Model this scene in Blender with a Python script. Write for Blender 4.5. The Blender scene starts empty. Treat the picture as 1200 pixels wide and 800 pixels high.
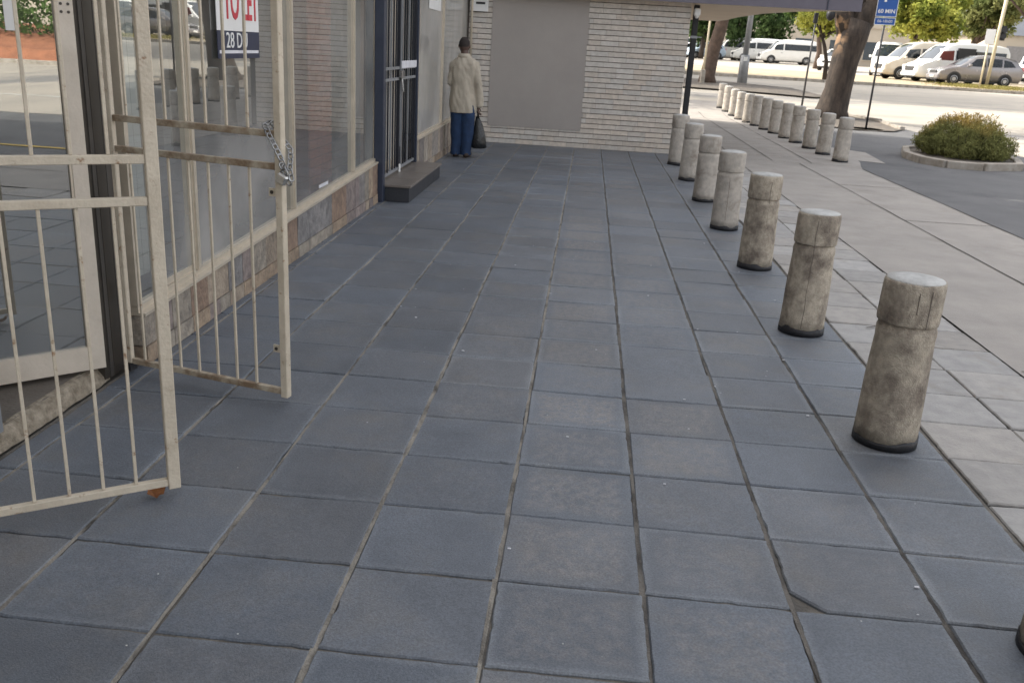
import bpy, bmesh, math, random
from mathutils import Vector, Matrix, noise
random.seed(7)
R = math.radians
scene = bpy.context.scene
col = scene.collection

# ------------------------------------------------------------------ helpers
def tag(o, label=None, cat=None, group=None, kind=None):
    if label: o['label'] = label
    if cat: o['category'] = cat
    if group: o['group'] = group
    if kind: o['kind'] = kind
    return o

def empty(name, loc=(0, 0, 0), rz=0.0, label=None, cat=None, group=None):
    o = bpy.data.objects.new(name, None); col.objects.link(o)
    o.location = loc; o.rotation_euler = (0, 0, rz); o.empty_display_size = .1
    return tag(o, label, cat, group)

def obj(name, bm, m, parent=None, smooth=False, loc=None):
    me = bpy.data.meshes.new(name)
    bm.normal_update(); bm.to_mesh(me); bm.free()
    if m: me.materials.append(m)
    if smooth:
        for p in me.polygons: p.use_smooth = True
    o = bpy.data.objects.new(name, me); col.objects.link(o)
    if loc: o.location = loc
    if parent: o.parent = parent
    return o

def kids(o): return [c for c in bpy.data.objects if c.parent == o]
def copy_tree(o, parent=None):
    c = o.copy(); col.objects.link(c); c.parent = parent
    for ch in kids(o): copy_tree(ch, c)
    return c

def B(): return bmesh.new()

def box(bm, x0, x1, y0, y1, z0, z1, mtx=None, bev=0.0):
    vs = [bm.verts.new((x, y, z)) for z in (z0, z1) for y in (y0, y1) for x in (x0, x1)]
    fs = [(0, 2, 3, 1), (4, 5, 7, 6), (0, 1, 5, 4), (1, 3, 7, 5), (3, 2, 6, 7), (2, 0, 4, 6)]
    f = [bm.faces.new([vs[i] for i in q]) for q in fs]
    if mtx: bmesh.ops.transform(bm, matrix=mtx, verts=vs)
    if bev > 0:
        es = list({e for x in f for e in x.edges})
        bmesh.ops.bevel(bm, geom=es, offset=bev, segments=1, affect='EDGES')
    return f

def prism(bm, pts, z0, z1):
    """plan polygon extruded in z"""
    a = [bm.verts.new((x, y, z0)) for x, y in pts]; b = [bm.verts.new((x, y, z1)) for x, y in pts]
    n = len(pts)
    bm.faces.new(list(reversed(a))); bm.faces.new(b)
    for i in range(n): bm.faces.new((a[i], a[(i + 1) % n], b[(i + 1) % n], b[i]))

def tube(bm, pts, rad, seg=10, cap=True):
    pts = [Vector(p) for p in pts]; n = len(pts)
    if not hasattr(rad, '__len__'): rad = [rad] * n
    rings = []; prev = None
    for i, p in enumerate(pts):
        d = (pts[min(i + 1, n - 1)] - pts[max(i - 1, 0)]).normalized()
        if prev is None:
            a = Vector((0, 0, 1)) if abs(d.z) < .9 else Vector((1, 0, 0))
            u = d.cross(a).normalized()
        else:
            u = (prev - d * prev.dot(d)).normalized()
        prev = u; v = d.cross(u)
        rings.append([bm.verts.new(p + (u * math.cos(2 * math.pi * k / seg) + v * math.sin(2 * math.pi * k / seg)) * rad[i]) for k in range(seg)])
    for a, b in zip(rings, rings[1:]):
        for k in range(seg): bm.faces.new((a[k], a[(k + 1) % seg], b[(k + 1) % seg], b[k]))
    if cap:
        bm.faces.new(list(reversed(rings[0]))); bm.faces.new(rings[-1])
    return rings

def lathe(bm, prof, seg=32, cx=0, cy=0):
    rings = []
    for r, z in prof:
        rings.append([bm.verts.new((cx + r * math.cos(2 * math.pi * k / seg), cy + r * math.sin(2 * math.pi * k / seg), z)) for k in range(seg)])
    for a, b in zip(rings, rings[1:]):
        for k in range(seg): bm.faces.new((a[k], a[(k + 1) % seg], b[(k + 1) % seg], b[k]))
    bm.faces.new(list(reversed(rings[0]))); bm.faces.new(rings[-1])
    return rings

def ball(bm, c, r, seg=14, sx=1, sy=1, sz=1):
    m = Matrix.Translation(c) @ Matrix.Diagonal((sx, sy, sz, 1))
    bmesh.ops.create_uvsphere(bm, u_segments=seg, v_segments=max(6, seg * 2 // 3), radius=r, matrix=m)

def gz(y):
    P = [(-1e4, 0), (24, 0), (49, .96), (97, 1.6), (200, 2.5), (400, 4), (1e4, 4)]
    for (a, za), (b, zb) in zip(P, P[1:]):
        if y <= b: return za + (zb - za) * (y - a) / (b - a)
    return 4

def bake(o, mods):
    """apply modifiers through the depsgraph, in place"""
    for t, kw in mods:
        m = o.modifiers.new(t, t)
        for k, v in kw.items(): setattr(m, k, v)
    dg = bpy.context.evaluated_depsgraph_get()
    me = bpy.data.meshes.new_from_object(o.evaluated_get(dg), depsgraph=dg)
    mats = [m for m in o.data.materials]
    o.modifiers.clear(); o.data = me
    if not me.materials:
        for m in mats: me.materials.append(m)
    for p in me.polygons: p.use_smooth = True

# ------------------------------------------------------------------ materials
def newmat(name):
    m = bpy.data.materials.new(name); m.use_nodes = True
    nt = m.node_tree; nt.nodes.clear()
    return m, nt, nt.nodes, nt.links
def N(nt, t, **kw):
    n = nt.nodes.new(t)
    for k, v in kw.items(): setattr(n, k, v)
    return n

def mat(name, c, rough=.6, c2=None, scale=6, detail=6, lo=.35, hi=.65, bump=0, bscale=60, metal=0, stain=None, stain_scale=1.5, stain_lo=.55, stain_hi=.7, attr=None, coord='Object', spec=.5, stretch=None, speck=None, rnd=False):
    """principled with a two-tone noise, optional stains, tint attribute, specks and bump"""
    m, nt, ns, ln = newmat(name)
    out = N(nt, 'ShaderNodeOutputMaterial'); p = N(nt, 'ShaderNodeBsdfPrincipled')
    ln.new(p.outputs[0], out.inputs[0])
    tc = N(nt, 'ShaderNodeTexCoord'); vec = tc.outputs[coord]
    if rnd:
        oi = N(nt, 'ShaderNodeObjectInfo'); ms = N(nt, 'ShaderNodeMath', operation='MULTIPLY'); ms.inputs[1].default_value = 37.0; ln.new(oi.outputs['Random'], ms.inputs[0])
        va = N(nt, 'ShaderNodeVectorMath', operation='ADD'); ln.new(vec, va.inputs[0]); ln.new(ms.outputs[0], va.inputs[1]); vec = va.outputs[0]
    if stretch:
        mp = N(nt, 'ShaderNodeMapping'); mp.inputs['Scale'].default_value = stretch
        ln.new(vec, mp.inputs[0]); vecs = mp.outputs[0]
    else: vecs = vec
    c2 = c2 or tuple(x * .75 for x in c)
    nz = N(nt, 'ShaderNodeTexNoise'); nz.inputs['Scale'].default_value = scale; nz.inputs['Detail'].default_value = detail
    nz.inputs['Roughness'].default_value = .65
    ln.new(vecs, nz.inputs['Vector'])
    rp = N(nt, 'ShaderNodeValToRGB'); e = rp.color_ramp.elements
    e[0].position = lo; e[0].color = (*c2, 1); e[1].position = hi; e[1].color = (*c, 1)
    ln.new(nz.outputs[0], rp.inputs[0]); cur = rp.outputs[0]
    def mix(a, b, fac, mode='MIX'):
        mx = N(nt, 'ShaderNodeMix', data_type='RGBA', blend_type=mode)
        if isinstance(fac, float): mx.inputs[0].default_value = fac
        else: ln.new(fac, mx.inputs[0])
        for i, s in ((6, a), (7, b)):
            if isinstance(s, tuple): mx.inputs[i].default_value = (*s, 1)
            else: ln.new(s, mx.inputs[i])
        return mx.outputs[2]
    if stain:
        n2 = N(nt, 'ShaderNodeTexNoise'); n2.inputs['Scale'].default_value = stain_scale; n2.inputs['Detail'].default_value = 8
        n2.inputs['Roughness'].default_value = .7; ln.new(vecs, n2.inputs['Vector'])
        r2 = N(nt, 'ShaderNodeMapRange'); r2.inputs[1].default_value = stain_lo; r2.inputs[2].default_value = stain_hi
        ln.new(n2.outputs[0], r2.inputs[0]); cur = mix(cur, stain, r2.outputs[0])
    if attr:
        at = N(nt, 'ShaderNodeAttribute', attribute_name=attr); cur = mix(cur, at.outputs[0], 1.0, 'MULTIPLY')
    if speck:
        n4 = N(nt, 'ShaderNodeTexVoronoi'); n4.inputs['Scale'].default_value = speck[1]; ln.new(vec, n4.inputs['Vector'])
        r4 = N(nt, 'ShaderNodeMapRange'); r4.inputs[1].default_value = speck[2]; r4.inputs[2].default_value = speck[2] * .6
        ln.new(n4.outputs[0], r4.inputs[0]); cur = mix(cur, speck[0], r4.outputs[0])
    ln.new(cur, p.inputs['Base Color'])
    r3 = N(nt, 'ShaderNodeMapRange'); r3.inputs[3].default_value = max(.02, rough - .12); r3.inputs[4].default_value = min(1, rough + .12)
    ln.new(nz.outputs[0], r3.inputs[0]); ln.new(r3.outputs[0], p.inputs['Roughness'])
    p.inputs['Metallic'].default_value = metal; p.inputs['Specular IOR Level'].default_value = spec
    if bump:
        n3 = N(nt, 'ShaderNodeTexNoise'); n3.inputs['Scale'].default_value = bscale; n3.inputs['Detail'].default_value = 6
        ln.new(vec, n3.inputs['Vector'])
        b = N(nt, 'ShaderNodeBump'); b.inputs['Strength'].default_value = min(1, bump); b.inputs['Distance'].default_value = .01
        ln.new(n3.outputs[0], b.inputs['Height']); ln.new(b.outputs[0], p.inputs['Normal'])
    return m

def glassmat(name, tint=(.75, .8, .78), base=.12, top=.85, dust=0.0, rough=.0, wob=.0):
    """window glass: clear sheet with a facing-dependent reflection and a film of dust"""
    m, nt, ns, ln = newmat(name)
    out = N(nt, 'ShaderNodeOutputMaterial')
    tr = N(nt, 'ShaderNodeBsdfTransparent'); tr.inputs[0].default_value = (*tint, 1)
    gl = N(nt, 'ShaderNodeBsdfGlossy'); gl.inputs['Roughness'].default_value = rough; gl.inputs[0].default_value = (.93, .95, .95, 1)
    lw = N(nt, 'ShaderNodeLayerWeight'); lw.inputs[0].default_value = .5
    mr = N(nt, 'ShaderNodeMapRange'); mr.inputs[3].default_value = base; mr.inputs[4].default_value = top
    pw = N(nt, 'ShaderNodeMath', operation='POWER'); pw.inputs[1].default_value = 1.6
    ln.new(lw.outputs['Facing'], pw.inputs[0]); ln.new(pw.outputs[0], mr.inputs[0])
    mx = N(nt, 'ShaderNodeMixShader'); ln.new(mr.outputs[0], mx.inputs[0]); ln.new(tr.outputs[0], mx.inputs[1]); ln.new(gl.outputs[0], mx.inputs[2])
    last = mx.outputs[0]
    tc = N(nt, 'ShaderNodeTexCoord')
    if wob:
        nw = N(nt, 'ShaderNodeTexNoise'); nw.inputs['Scale'].default_value = 1.3; ln.new(tc.outputs['Object'], nw.inputs['Vector'])
        bp = N(nt, 'ShaderNodeBump'); bp.inputs['Strength'].default_value = wob; bp.inputs['Distance'].default_value = .02
        ln.new(nw.outputs[0], bp.inputs['Height']); ln.new(bp.outputs[0], gl.inputs['Normal'])
    if dust:
        df = N(nt, 'ShaderNodeBsdfDiffuse'); df.inputs[0].default_value = (.50, .48, .45, 1)
        nz = N(nt, 'ShaderNodeTexNoise'); nz.inputs['Scale'].default_value = .9; nz.inputs['Detail'].default_value = 5
        ln.new(tc.outputs['Object'], nz.inputs['Vector'])
        sx = N(nt, 'ShaderNodeSeparateXYZ'); ln.new(tc.outputs['Object'], sx.inputs[0])
        zr = N(nt, 'ShaderNodeMapRange'); zr.inputs[1].default_value = 1.3; zr.inputs[2].default_value = .4; zr.inputs[3].default_value = .42; zr.inputs[4].default_value = 1.0
        ln.new(sx.outputs[2], zr.inputs[0])
        nr = N(nt, 'ShaderNodeMapRange'); nr.inputs[1].default_value = .42; nr.inputs[2].default_value = .68; nr.inputs[3].default_value = .12; nr.inputs[4].default_value = dust
        ln.new(nz.outputs[0], nr.inputs[0])
        mu = N(nt, 'ShaderNodeMath', operation='MULTIPLY'); ln.new(zr.outputs[0], mu.inputs[0]); ln.new(nr.outputs[0], mu.inputs[1])
        m2 = N(nt, 'ShaderNodeMixShader'); ln.new(mu.outputs[0], m2.inputs[0]); ln.new(last, m2.inputs[1]); ln.new(df.outputs[0], m2.inputs[2])
        last = m2.outputs[0]
    ln.new(last, out.inputs[0])
    return m

def leafmat(name, trans=.35):
    m, nt, ns, ln = newmat(name)
    out = N(nt, 'ShaderNodeOutputMaterial'); at = N(nt, 'ShaderNodeAttribute', attribute_name='tint')
    d = N(nt, 'ShaderNodeBsdfDiffuse'); t = N(nt, 'ShaderNodeBsdfTranslucent'); mx = N(nt, 'ShaderNodeMixShader'); mx.inputs[0].default_value = trans
    ln.new(at.outputs[0], d.inputs[0]); ln.new(at.outputs[0], t.inputs[0])
    ln.new(d.outputs[0], mx.inputs[1]); ln.new(t.outputs[0], mx.inputs[2]); ln.new(mx.outputs[0], out.inputs[0])
    return m

M = {}
M['tile'] = mat('slate_tile', (.150, .168, .195), .52, (.098, .112, .135), scale=5, detail=12, lo=.28, hi=.74, bump=.35, bscale=260, stain=(.145, .150, .158), stain_scale=2.4, stain_lo=.50, stain_hi=.66, attr='tint', spec=.6, speck=((.6, .6, .56), 9, .03))
def tile_wear(m):
    nt = m.node_tree; ln = nt.links; p = [n for n in nt.nodes if n.type == 'BSDF_PRINCIPLED'][0]; old = p.inputs['Base Color'].links[0].from_socket
    uv = N(nt, 'ShaderNodeUVMap', uv_map='tile'); sp = N(nt, 'ShaderNodeSeparateXYZ'); ln.new(uv.outputs[0], sp.inputs[0])
    def mth(op, a, b=None, c=None):
        n = N(nt, 'ShaderNodeMath', operation=op)
        for i, x in enumerate((a, b, c)):
            if x is None: continue
            if isinstance(x, (int, float)): n.inputs[i].default_value = x
            else: ln.new(x, n.inputs[i])
        return n.outputs[0]
    e = mth('MINIMUM', mth('MINIMUM', sp.outputs[0], mth('SUBTRACT', 1, sp.outputs[0])), mth('MINIMUM', sp.outputs[1], mth('SUBTRACT', 1, sp.outputs[1])))
    tc = N(nt, 'ShaderNodeTexCoord'); nz = N(nt, 'ShaderNodeTexNoise'); nz.inputs['Scale'].default_value = 9; nz.inputs['Detail'].default_value = 9; ln.new(tc.outputs['Object'], nz.inputs[0])
    nz2 = N(nt, 'ShaderNodeTexNoise'); nz2.inputs['Scale'].default_value = 26; nz2.inputs['Detail'].default_value = 9; nz2.inputs['Roughness'].default_value = .75; ln.new(tc.outputs['Object'], nz2.inputs[0])
    ee = mth('ADD', e, mth('MULTIPLY', mth('SUBTRACT', nz.outputs[0], .5), .10))
    mr = N(nt, 'ShaderNodeMapRange'); mr.inputs[1].default_value = .075; mr.inputs[2].default_value = .0; mr.inputs[4].default_value = .30; ln.new(ee, mr.inputs[0])
    at = N(nt, 'ShaderNodeAttribute', attribute_name='wear'); sa = N(nt, 'ShaderNodeSeparateColor'); ln.new(at.outputs[0], sa.inputs[0])
    m1 = N(nt, 'ShaderNodeMix', data_type='RGBA'); ln.new(mth('MULTIPLY', mr.outputs[0], sa.outputs[1]), m1.inputs[0]); ln.new(old, m1.inputs[6]); m1.inputs[7].default_value = (.27, .29, .31, 1)
    # sandy worn middles
    r2 = N(nt, 'ShaderNodeMapRange'); r2.inputs[1].default_value = .40; r2.inputs[2].default_value = .62; ln.new(nz2.outputs[0], r2.inputs[0])
    r3 = N(nt, 'ShaderNodeMapRange'); r3.inputs[1].default_value = .06; r3.inputs[2].default_value = .16; ln.new(ee, r3.inputs[0])
    m2 = N(nt, 'ShaderNodeMix', data_type='RGBA'); ln.new(mth('MULTIPLY', mth('MULTIPLY', r2.outputs[0], r3.outputs[0]), sa.outputs[0]), m2.inputs[0]); ln.new(m1.outputs[2], m2.inputs[6]); m2.inputs[7].default_value = (.245, .228, .215, 1)
    # fine grain
    nz3 = N(nt, 'ShaderNodeTexNoise'); nz3.inputs['Scale'].default_value = 150; nz3.inputs['Detail'].default_value = 4; ln.new(tc.outputs['Object'], nz3.inputs[0])
    r4 = N(nt, 'ShaderNodeMapRange'); r4.inputs[1].default_value = .35; r4.inputs[2].default_value = .65; r4.inputs[3].default_value = .80; r4.inputs[4].default_value = 1.20; ln.new(nz3.outputs[0], r4.inputs[0])
    m3 = N(nt, 'ShaderNodeMix', data_type='RGBA', blend_type='MULTIPLY'); m3.inputs[0].default_value = 1; ln.new(m2.outputs[2], m3.inputs[6]); ln.new(r4.outputs[0], m3.inputs[7])
    nz5 = N(nt, 'ShaderNodeTexNoise'); nz5.inputs['Scale'].default_value = .8; nz5.inputs['Detail'].default_value = 7; nz5.inputs['Roughness'].default_value = .7; ln.new(tc.outputs['Object'], nz5.inputs[0])
    r5 = N(nt, 'ShaderNodeMapRange'); r5.inputs[1].default_value = .32; r5.inputs[2].default_value = .68; r5.inputs[3].default_value = .78; r5.inputs[4].default_value = 1.16; ln.new(nz5.outputs[0], r5.inputs[0])
    m4 = N(nt, 'ShaderNodeMix', data_type='RGBA', blend_type='MULTIPLY'); m4.inputs[0].default_value = 1; ln.new(m3.outputs[2], m4.inputs[6]); ln.new(r5.outputs[0], m4.inputs[7])
    ln.new(m4.outputs[2], p.inputs['Base Color'])
tile_wear(M['tile'])
M['mortarlight'] = mat('joint_mortar', (.30, .275, .235), .95, (.075, .068, .06), scale=16, detail=10, lo=.33, hi=.55, bump=.9, bscale=120, stretch=(1, .35, 1))
M['mortarmid'] = mat('joint_mortar_dark', (.17, .155, .135), .95, (.055, .05, .045), scale=16, detail=10, lo=.38, hi=.62, bump=.9, bscale=120, stretch=(1, .35, 1))
M['grout'] = mat('grout', (.20, .18, .15), .95, (.075, .07, .065), scale=5, lo=.35, hi=.6, bump=.8, bscale=90)
M['slab'] = mat('pale_slab', (.40, .385, .365), .85, (.31, .30, .29), scale=9, bump=.4, bscale=90, attr='tint', stain=(.30, .27, .23), stain_scale=2.2, stain_lo=.58, stain_hi=.75)
M['concrete'] = mat('pavement_concrete', (.375, .348, .318), .9, (.305, .284, .262), scale=2.2, detail=10, bump=.4, bscale=110, stain=(.24, .22, .20), stain_scale=.7, stain_lo=.54, stain_hi=.75)
M['joint'] = mat('dark_joint', (.05, .045, .04), .95, bump=.5)
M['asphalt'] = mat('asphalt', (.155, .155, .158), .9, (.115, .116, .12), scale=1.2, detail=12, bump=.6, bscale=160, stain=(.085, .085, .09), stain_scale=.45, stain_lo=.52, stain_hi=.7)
M['road'] = mat('sunny_asphalt_shade_bands', (.46, .415, .35), .9, (.36, .33, .285), scale=.5, detail=10, bump=.3, bscale=80, stain=(.23, .22, .21), stain_scale=.12, stain_lo=.52, stain_hi=.62, stretch=(.5, 2, 1))  # sunlit-toned asphalt; the stretched stain paints tree-shade bands across it
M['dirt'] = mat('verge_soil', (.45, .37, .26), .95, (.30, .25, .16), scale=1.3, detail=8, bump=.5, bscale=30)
M['darkdirt'] = mat('dark_soil', (.17, .145, .12), .95, (.09, .08, .07), scale=3, bump=.9, bscale=25)  # dark brown soil for the islands and planter
M['kerb'] = mat('kerb_concrete', (.40, .37, .33), .9, (.27, .24, .20), scale=5, bump=.6, bscale=60, stain=(.17, .14, .11), stain_scale=3)
M['ground'] = mat('ground', (.22, .2, .17), .95)
M['bollard'] = mat('bollard_concrete', (.55, .485, .39), .9, (.35, .305, .245), scale=19, detail=15, lo=.38, hi=.62, bump=.8, bscale=160, stain=(.17, .14, .115), stain_scale=5.5, stain_lo=.46, stain_hi=.66, stretch=(1.15, 1.15, 1.0), rnd=True)
M['bollard2'] = mat('bollard_concrete_clean', (.56, .515, .455), .9, (.40, .37, .33), scale=17, detail=15, bump=.7, bscale=160, stain=(.25, .215, .18), stain_scale=5.5, stain_lo=.50, stain_hi=.74, stretch=(1.15, 1.15, 1.0), rnd=True)
M['captop'] = mat('bollard_top', (.58, .58, .56), .85, (.38, .38, .37), scale=9, detail=10, bump=.5, bscale=70)
M['tar'] = mat('black_paint', (.014, .015, .019), .55, bump=.5, bscale=50)
M['brick'] = mat('pale_brick', (.63, .575, .515), .6, (.49, .45, .40), scale=14, detail=8, bump=.35, bscale=60, attr='tint')
M['mortar'] = mat('dark_mortar', (.155, .130, .11), .95, bump=.6)
M['panel'] = mat('painted_panel', (.37, .34, .315), .7, (.335, .307, .285), scale=1.2, detail=8, bump=.25, bscale=60)
M['plinth'] = mat('slate_cladding', (.40, .365, .33), .7, (.17, .155, .15), scale=16, detail=10, lo=.3, hi=.7, bump=.8, bscale=45, attr='tint', stain=(.42, .39, .36), stain_scale=5, stain_lo=.5, stain_hi=.7)
M['alum'] = mat('champagne_aluminium', (.60, .53, .43), .42, (.52, .46, .37), scale=10, metal=.35, bump=.1)
M['bronze'] = mat('bronze_aluminium', (.075, .065, .055), .45, (.055, .048, .04), metal=.3)
M['bronze2'] = mat('grey_bronze_aluminium', (.10, .092, .085), .45, metal=.3)
M['cream'] = mat('cream_gate_paint', (.60, .53, .42), .45, (.49, .425, .33), scale=12, detail=8, bump=.3, bscale=90, stain=(.26, .15, .08), stain_scale=16, stain_lo=.60, stain_hi=.68, rnd=True)
M['creamdoor'] = mat('cream_door_paint', (.64, .57, .48), .5, (.54, .48, .40), scale=6, bump=.15)
M['rust'] = mat('rusty_gate_paint', (.44, .38, .29), .6, (.21, .145, .09), scale=11, detail=10, lo=.4, hi=.6, bump=.5, bscale=80)
M['steel'] = mat('galvanised_steel', (.42, .42, .42), .35, (.2, .2, .2), scale=40, metal=.9)
M['silver'] = mat('silver_padlock', (.62, .61, .58), .3, (.45, .45, .43), scale=30, metal=.8)
M['black'] = mat('black_gate_paint', (.012, .014, .022), .35, (.02, .022, .03), scale=8)
M['navy'] = mat('navy_post_paint', (.022, .03, .055), .4, (.03, .04, .065), scale=8)
M['steptop'] = mat('step_tile', (.19, .165, .145), .4, (.14, .12, .105), scale=6)
M['stepside'] = mat('step_riser', (.03, .033, .04), .5, bump=.3)
M['white'] = mat('white_plastic', (.75, .75, .74), .5, (.68, .68, .66))
M['wall'] = mat('interior_wall', (.75, .72, .67), .8, (.70, .67, .62), scale=1)
M['interfloor'] = mat('interior_floor', (.15, .15, .155), .35, (.11, .11, .115), scale=2)
M['ceil'] = mat('arcade_ceiling', (.50, .48, .45), .85, (.43, .41, .38), scale=1)
M['soffit'] = mat('canopy_soffit', (.80, .68, .54), .8, (.74, .62, .49), scale=1)
M['fascia'] = mat('canopy_fascia', (.15, .14, .175), .55, (.125, .115, .148), scale=4, bump=.15)
M['bldg'] = mat('building_render', (.42, .38, .33), .85, (.36, .33, .29), scale=.7, bump=.3, bscale=30)
M['redbrick'] = mat('red_brick', (.30, .135, .10), .8, (.19, .085, .065), scale=9, bump=.5)
M['brownfloor'] = mat('entrance_floor', (.17, .145, .12), .7, (.11, .095, .08), scale=4, bump=.4)
M['rubble'] = mat('broken_mortar_edge', (.36, .31, .24), .95, (.17, .14, .10), scale=22, bump=1, bscale=60)
M['glass'] = glassmat('shop_glass', (.72, .76, .74), .08, .78, dust=.6, wob=.035)
M['glassdoor'] = glassmat('door_glass', (.45, .48, .46), .42, .95, dust=.08, wob=.03)
M['carglass'] = mat('car_glass', (.035, .045, .055), .08, (.02, .025, .03), spec=1.0)
M['tyre'] = mat('tyre_rubber', (.02, .02, .02), .85)
M['rim'] = mat('alloy_rim', (.45, .45, .46), .35, metal=.7)
M['darkplastic'] = mat('dark_plastic', (.03, .03, .032), .6)
M['lamp'] = mat('lamp_lens', (.75, .75, .72), .15, (.6, .6, .58), spec=.9)
M['taillamp'] = mat('tail_lamp', (.55, .05, .05), .2)
M['cwhite'] = mat('white_car_paint', (.82, .82, .80), .22, (.78, .78, .76), scale=2, spec=.6)
M['ccream'] = mat('cream_car_paint', (.60, .54, .45), .22, (.57, .51, .43), scale=2, spec=.6)
M['cgrey'] = mat('grey_car_paint', (.30, .285, .29), .25, (.27, .26, .265), scale=2, metal=.5, spec=.6)
M['cblue'] = mat('blue_car_paint', (.42, .52, .62), .25, (.38, .48, .58), scale=2)
M['ctaupe'] = mat('dark_car_paint', (.07, .075, .08), .25, (.06, .065, .07), scale=2)
M['redcloth'] = mat('red_seat_cover', (.30, .085, .07), .8)
M['bark'] = mat('tree_bark', (.066, .050, .040), .95, (.022, .017, .014), scale=9, detail=12, lo=.35, hi=.62, bump=1, bscale=18, stretch=(1, 1, .3))
M['barkbig'] = mat('sun_patched_bark', (.066, .050, .040), .95, (.022, .017, .014), scale=9, detail=12, lo=.35, hi=.62, bump=1, bscale=18, stretch=(1, 1, .3))
def sunlit_bark_patch(m):  # peeled orange patch high on the sunward side, sunlight painted in with it
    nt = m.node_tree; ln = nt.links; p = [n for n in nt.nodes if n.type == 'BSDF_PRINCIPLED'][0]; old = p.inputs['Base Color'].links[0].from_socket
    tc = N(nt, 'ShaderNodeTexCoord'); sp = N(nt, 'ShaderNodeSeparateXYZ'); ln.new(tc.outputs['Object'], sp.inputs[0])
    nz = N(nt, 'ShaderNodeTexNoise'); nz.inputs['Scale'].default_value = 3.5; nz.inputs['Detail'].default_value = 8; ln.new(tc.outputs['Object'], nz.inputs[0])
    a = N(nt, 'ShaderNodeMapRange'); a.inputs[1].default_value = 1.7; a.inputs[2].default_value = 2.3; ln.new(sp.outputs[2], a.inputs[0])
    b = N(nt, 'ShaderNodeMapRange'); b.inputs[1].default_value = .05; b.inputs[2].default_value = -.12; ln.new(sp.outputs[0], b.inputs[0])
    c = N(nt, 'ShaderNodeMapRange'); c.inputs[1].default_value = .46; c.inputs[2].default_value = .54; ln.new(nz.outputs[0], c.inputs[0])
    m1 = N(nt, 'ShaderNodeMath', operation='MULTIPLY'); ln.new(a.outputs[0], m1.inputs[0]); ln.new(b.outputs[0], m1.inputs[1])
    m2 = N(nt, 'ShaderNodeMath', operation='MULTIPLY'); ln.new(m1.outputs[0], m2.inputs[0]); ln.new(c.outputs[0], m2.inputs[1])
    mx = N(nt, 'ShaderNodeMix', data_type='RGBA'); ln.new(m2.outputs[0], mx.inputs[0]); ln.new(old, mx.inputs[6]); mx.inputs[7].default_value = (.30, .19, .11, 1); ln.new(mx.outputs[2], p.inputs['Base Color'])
sunlit_bark_patch(M['barkbig'])
M['barklight'] = mat('peeled_bark', (.46, .30, .17), .9, (.30, .19, .10), scale=10, bump=.7, bscale=25)
M['barkpale'] = mat('pale_bark', (.13, .088, .066), .9, (.06, .042, .032), scale=5, bump=.6, bscale=20)
M['leaf'] = leafmat('leaves')
M['leafshrub'] = leafmat('shrub_leaves', .25)
M['pole'] = mat('galvanised_pole', (.30, .31, .33), .5, (.24, .25, .26), scale=6, metal=.4)
M['darkpole'] = mat('dark_pole_paint', (.045, .045, .05), .5)
M['creampole'] = mat('cream_pole_paint', (.60, .52, .36), .6, (.50, .43, .29), scale=4)
M['signblue'] = mat('blue_sign_sheet', (.02, .09, .33), .35, (.018, .08, .30), scale=3)
M['signwhite'] = mat('white_sign_sheet', (.78, .78, .77), .45, (.72, .72, .70), scale=3)
M['signred'] = mat('red_lettering', (.60, .04, .06), .5)
M['signnavy'] = mat('navy_sign_sheet', (.015, .022, .06), .4)
M['farwhite'] = mat('far_white_wall', (.70, .67, .61), .9, (.62, .60, .55), scale=.4)
M['farcream'] = mat('far_cream_wall', (.50, .44, .36), .9, (.43, .38, .31), scale=.4)
M['fargrey'] = mat('grey_sheet_roof', (.16, .17, .19), .6, (.13, .14, .16), scale=.6)
M['fargrey2'] = mat('grey_roller_door', (.28, .27, .27), .6)
M['farglass'] = mat('far_window_glass', (.06, .08, .10), .15)
M['skin'] = mat('dark_brown_skin', (.085, .048, .036), .5, (.07, .04, .03), scale=20)
M['hair'] = mat('black_hair', (.034, .026, .024), .9, bump=.8, bscale=200)
M['jacket'] = mat('beige_jacket_cloth', (.47, .42, .34), .9, (.39, .345, .28), scale=7, detail=8, bump=.4, bscale=60)
M['jeans'] = mat('blue_denim', (.016, .042, .105), .9, (.010, .026, .068), scale=9, detail=8, bump=.4, bscale=80)
M['shoe'] = mat('brown_shoe_leather', (.035, .022, .016), .6)
M['bag'] = mat('black_plastic_bag', (.008, .009, .010), .28, (.014, .015, .016), scale=9, bump=1, bscale=22)
M['dryleaf'] = mat('dry_leaf', (.33, .14, .05), .9, (.17, .07, .03), scale=40)
M['yellow'] = mat('yellow_road_paint', (.65, .45, .10), .8)
M['whiteline'] = mat('white_road_paint', (.7, .7, .66), .8)
M['redsoil'] = mat('red_soil_bank', (.36, .15, .08), .95, (.24, .10, .055), scale=2, bump=.8, bscale=20)
M['curtain'] = mat('pale_blind', (.75, .75, .72), .8, (.68, .68, .66), scale=2)
M['paper'] = mat('notice_paper', (.72, .72, .76), .7)
M['metalfence'] = mat('dark_fence_paint', (.05, .055, .06), .5)

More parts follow.
